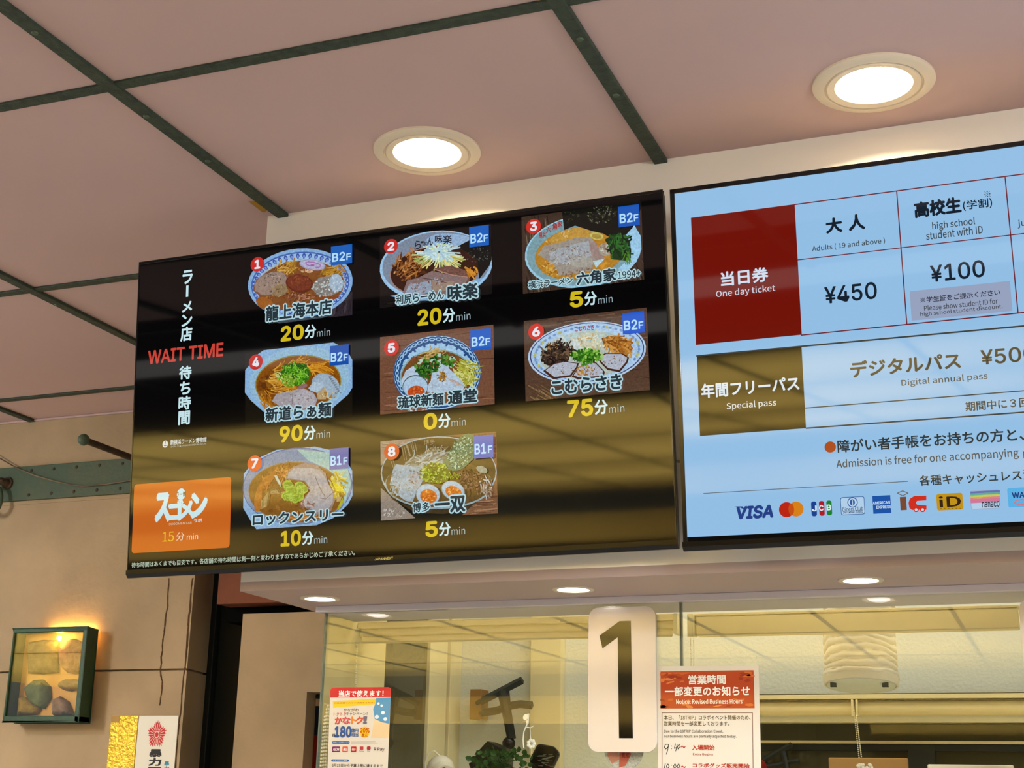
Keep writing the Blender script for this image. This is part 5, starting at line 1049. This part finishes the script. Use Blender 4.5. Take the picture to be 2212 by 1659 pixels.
c = wl((-16, 1078), YW-.05); t = empty('iron_ring', 'green iron ring hanging from a dark bolt at the left edge of the wall beam', 'ring', None, (c.x, YW-.0125, c.z))
R = .058; m = MB(); P = [(R*.62*math.cos(a), -.036, R*math.sin(a)*.86-.004) for a in [2*PI*i/36 for i in range(37)]]
m.tube(P, .0085, 12, False).build('ring', m_iron, t, True)
q = wl((10, 1042), YW-.03) - t.location
MB().tube([(q.x, .0, q.z), (q.x-.004, -.03, q.z+.002), (q.x-.03, -.046, q.z+.004)], [.016, .014, .011], 12).lathe([(.0001, -.008), (.022, -.007), (.024, 0), (.0001, 0)], (q.x, 0, q.z), 'y', 18).build('bolt', m_rust, t, True)
# wall lamp with stones set in a clear pane
yf = 3.976; L0, L1 = on_y(31.6, 1359, yf), on_y(168, 1559, yf); x0, x1, z0, z1 = -3.378, -3.0700, L1.z, L0.z
o = Vector(((x0+x1)/2, YW-.0005, z0)); w, h, d = (x1-x0)/2, z1-z0, yf-YW+.0005
t = empty('wall_lamp', 'square green wall lamp with coloured stones behind its glowing pane', 'wall lamp', None, o)
G = mat('green_lamp_paint', (40, 74, 44), 0.45, 0.4, vary2=(32, 58, 36), scale=12, bump=.15)
fw = .018
MB().box((-w, d, 0), (-w+fw*.4, -.022, h)).box((w-fw, d, 0), (w, -.022, h)).box((-w, d, 0), (w, -.022, fw*1.1)).box((-w, d, h-fw*.75), (w, -.034, h)).build('frame', G, t, bevel=.003)
MB().box((-w+.004, -.024, .004), (w-.004, -.020, h-.002)).build('back_plate', mat('amber_resin', (226, 190, 120), .5, .3, vary2=(206, 160, 92), scale=10), t)
MB().box((-w+fw*.4, d+.006, fw*1.1), (w-fw, d+.009, h-fw*.75)).build('pane', glass_mat('lamp_pane', (1.0, .95, .84), .04), t)
def stone(name, pts, col, th=.022):
    P = [on_y(x/3.95, 1240+y/3.95, yf) - Vector((o.x, yf, o.z)) for x, y in pts]; cx = sum(p.x for p in P)/len(P); cz = sum(p.z for p in P)/len(P)
    v = []; n = len(P); f = []
    for s_, yy in ((1.0, -.0235), (1.0, -.034), (.86, -.034-th*.6), (.45, -.034-th)):
        v += [(cx+(p.x-cx)*s_+random.uniform(-.001, .001), yy, cz+(p.z-cz)*s_+random.uniform(-.001, .001)) for p in P]
    for i in range(3): f += [(i*n+j, i*n+(j+1) % n, (i+1)*n+(j+1) % n, (i+1)*n+j) for j in range(n)]
    f.append(tuple(range(3*n, 4*n)))
    MB().add(v, f).build('stone', mat(name, col, .75, .2, vary=.35, scale=30, bump=.7, bscale=60), t, True)
def circ(cx, cy, rx, ry, n=16, j=.07): return [(cx+rx*random.uniform(1-j, 1+j)*math.cos(2*PI*i/n), cy+ry*random.uniform(1-j, 1+j)*math.sin(2*PI*i/n)) for i in range(n)]
stone('stone_olive', [(165, 565), (290, 548), (410, 556), (420, 690), (405, 830), (280, 845), (160, 838), (150, 700)], (128, 118, 84))
stone('stone_rose', circ(548, 690, 132, 148), (158, 120, 98))
stone('stone_green', [(130, 960), (200, 895), (280, 890), (340, 950), (345, 1050), (290, 1140), (190, 1100), (140, 1030)], (104, 122, 96))
stone('stone_yellow', [(85, 1040), (140, 1035), (260, 1140), (230, 1190), (75, 1195)], (160, 140, 70))
stone('stone_grey', circ(520, 935, 106, 52), (132, 118, 104))
stone('stone_mauve', [(370, 1060), (430, 1035), (500, 1080), (545, 1195), (375, 1198)], (142, 124, 122))
wb = emit_mat('amber_bulb', (1.0, 0.62, 0.16), 120)
q = on_y(458/3.95, 1240+505/3.95, yf) - Vector((o.x, yf, o.z))
MB().ball((q.x, -.052, h-.030), .0085, 14).build('bulb', wb, t, True)
wb2 = emit_mat('added_tube_glow', (1.0, 0.56, 0.13), 110)
MB().tube([(-.06, -.011, h-.006), (.12, -.011, h-.006)], .003, 8).build('added_halo_tube', wb2, t, True)  # hidden tube added to throw the glow onto the wall above
# signs low on the wall
a, b = on_y(241, 1546, YW-.004), on_y(299.5, 1546, YW-.004)
zl = Z0-.10
t = empty('gold_strip_plate', 'gold foil plate on the plaster wall left of the red emblem sign', 'plate', None, ((a.x+b.x)/2, YW-.0003, zl)); w = (b.x-a.x)/2
MB().box((-w, -.004, 0), (w, 0, a.z-zl)).build('plate', m_gold, t, bevel=.001)
MB().box((-w, -.0046, a.z-zl-.022), (-w+.034, -.004, a.z-zl-.001)).build('tape', m_tape, t)
a, b = on_y(300.5, 1546, YW-.004), on_y(386, 1545, YW-.004)
t = empty('emblem_sign', 'white wall sign with red sunburst emblem above black characters', 'sign', None, (a.x, YW-.0003, zl))
MB().box((0, -.004, 0), (b.x-a.x, 0, a.z-zl)).build('panel', m_wplast, t, bevel=.001)
fr = Matrix.Translation(t.location.copy())
E2 = lambda x, y: (x/3.95, 1240+y/3.95)
g = Flat(fr, .0042); c = g.loc(*E2(1338, 1370)); R = abs(g.loc(*E2(1420, 1370))[0]-c[0]); P = []
for i in range(90):
    t5 = math.radians(90+i*4); lobe = .90+.10*math.cos(5*(t5-PI/2)); z = 1.06 if i % 3 == 0 else .86
    P.append((c[0]+R*lobe*z*math.cos(t5), c[1]+R*1.18*lobe*z*math.sin(t5)))
g.poly(P, (206, 40, 36)).up()
for i in range(20): t5 = math.radians(90+i*18); g.line([(c[0]+R*.34*math.cos(t5), c[1]+R*.40*math.sin(t5)), (c[0]+R*.78*math.cos(t5), c[1]+R*.92*math.sin(t5))], R*.055, (240, 200, 190), px=False)
g.ell(c, R*.26, R*.32, (240, 200, 190)).up().ell(c, R*.17, R*.22, (206, 40, 36)); g.build('emblem', M_PRINT, t)
g = Flat(fr, .0042)
for ch, y0, y1, x0 in (('暴', 1497, 1560, 1280), ('力', 1572, 1635, 1274), ('団', 1650, 1710, 1270)): g.text(ch, E2(x0, y0), E2(x0+94, y1), (34, 30, 28), .05)
g.build('black_lettering', M_PRINT, t)
g = Flat(fr, .0042)
for ch, y0, x0 in (('暴', 1600, 1404), ('力', 1640, 1402), ('団', 1680, 1399)): g.text(ch, E2(x0, y0), E2(x0+38, y0+34), (50, 140, 170), .04)
g.build('blue_lettering', M_PRINT, t)
# curtain in the opening right of the black column
o = Vector((xo+.001, YW+.06, 0)); t = empty('noren_curtain', 'dark curtain with navy top and red lower half in the plaster opening', 'curtain', None, o)
z1_, z2_, z3_ = on_y(680, 1505, o.y).z, on_y(680, 1525, o.y).z, on_y(680, 1588, o.y).z
def cloth(za, zb2, m, name):
    v = []; f = []; n = 40
    for i in range(n+1):
        x = .30*i/n; y = .008*math.sin(i*.9)
        v += [(x, y, zb2), (x, y, za), (x, y+.003, za), (x, y+.003, zb2)]
    for i in range(n):
        for k2 in range(4): f.append((i*4+k2, i*4+(k2+1) % 4, i*4+4+(k2+1) % 4, i*4+4+k2))
    MB().add(v, f).build(name, m, t, True)
cloth(z2_, z3_, m_navy, 'navy_panel'); cloth(z3_, .9, m_red, 'red_panel'); cloth(z1_, z2_, m_plaster, 'beige_top')
MB().tube([(0.0, .002, z1_), (.30, .002, z1_)], .006, 8).build('rod', m_post, t, True)
# yellow tape on the ceiling
P = [on_z(u, v, ZC) for u, v in ((537, 435), (557, 433.5), (582, 451), (571, 458.5), (565, 456.5))]
tag(MB().prism([(p.x, p.y) for p in P], ZC-.0008, ZC-.0001, 'z').build('ceiling_tape', m_tape, None), 'scrap of yellow tape on the pink ceiling by the header corner', 'tape')
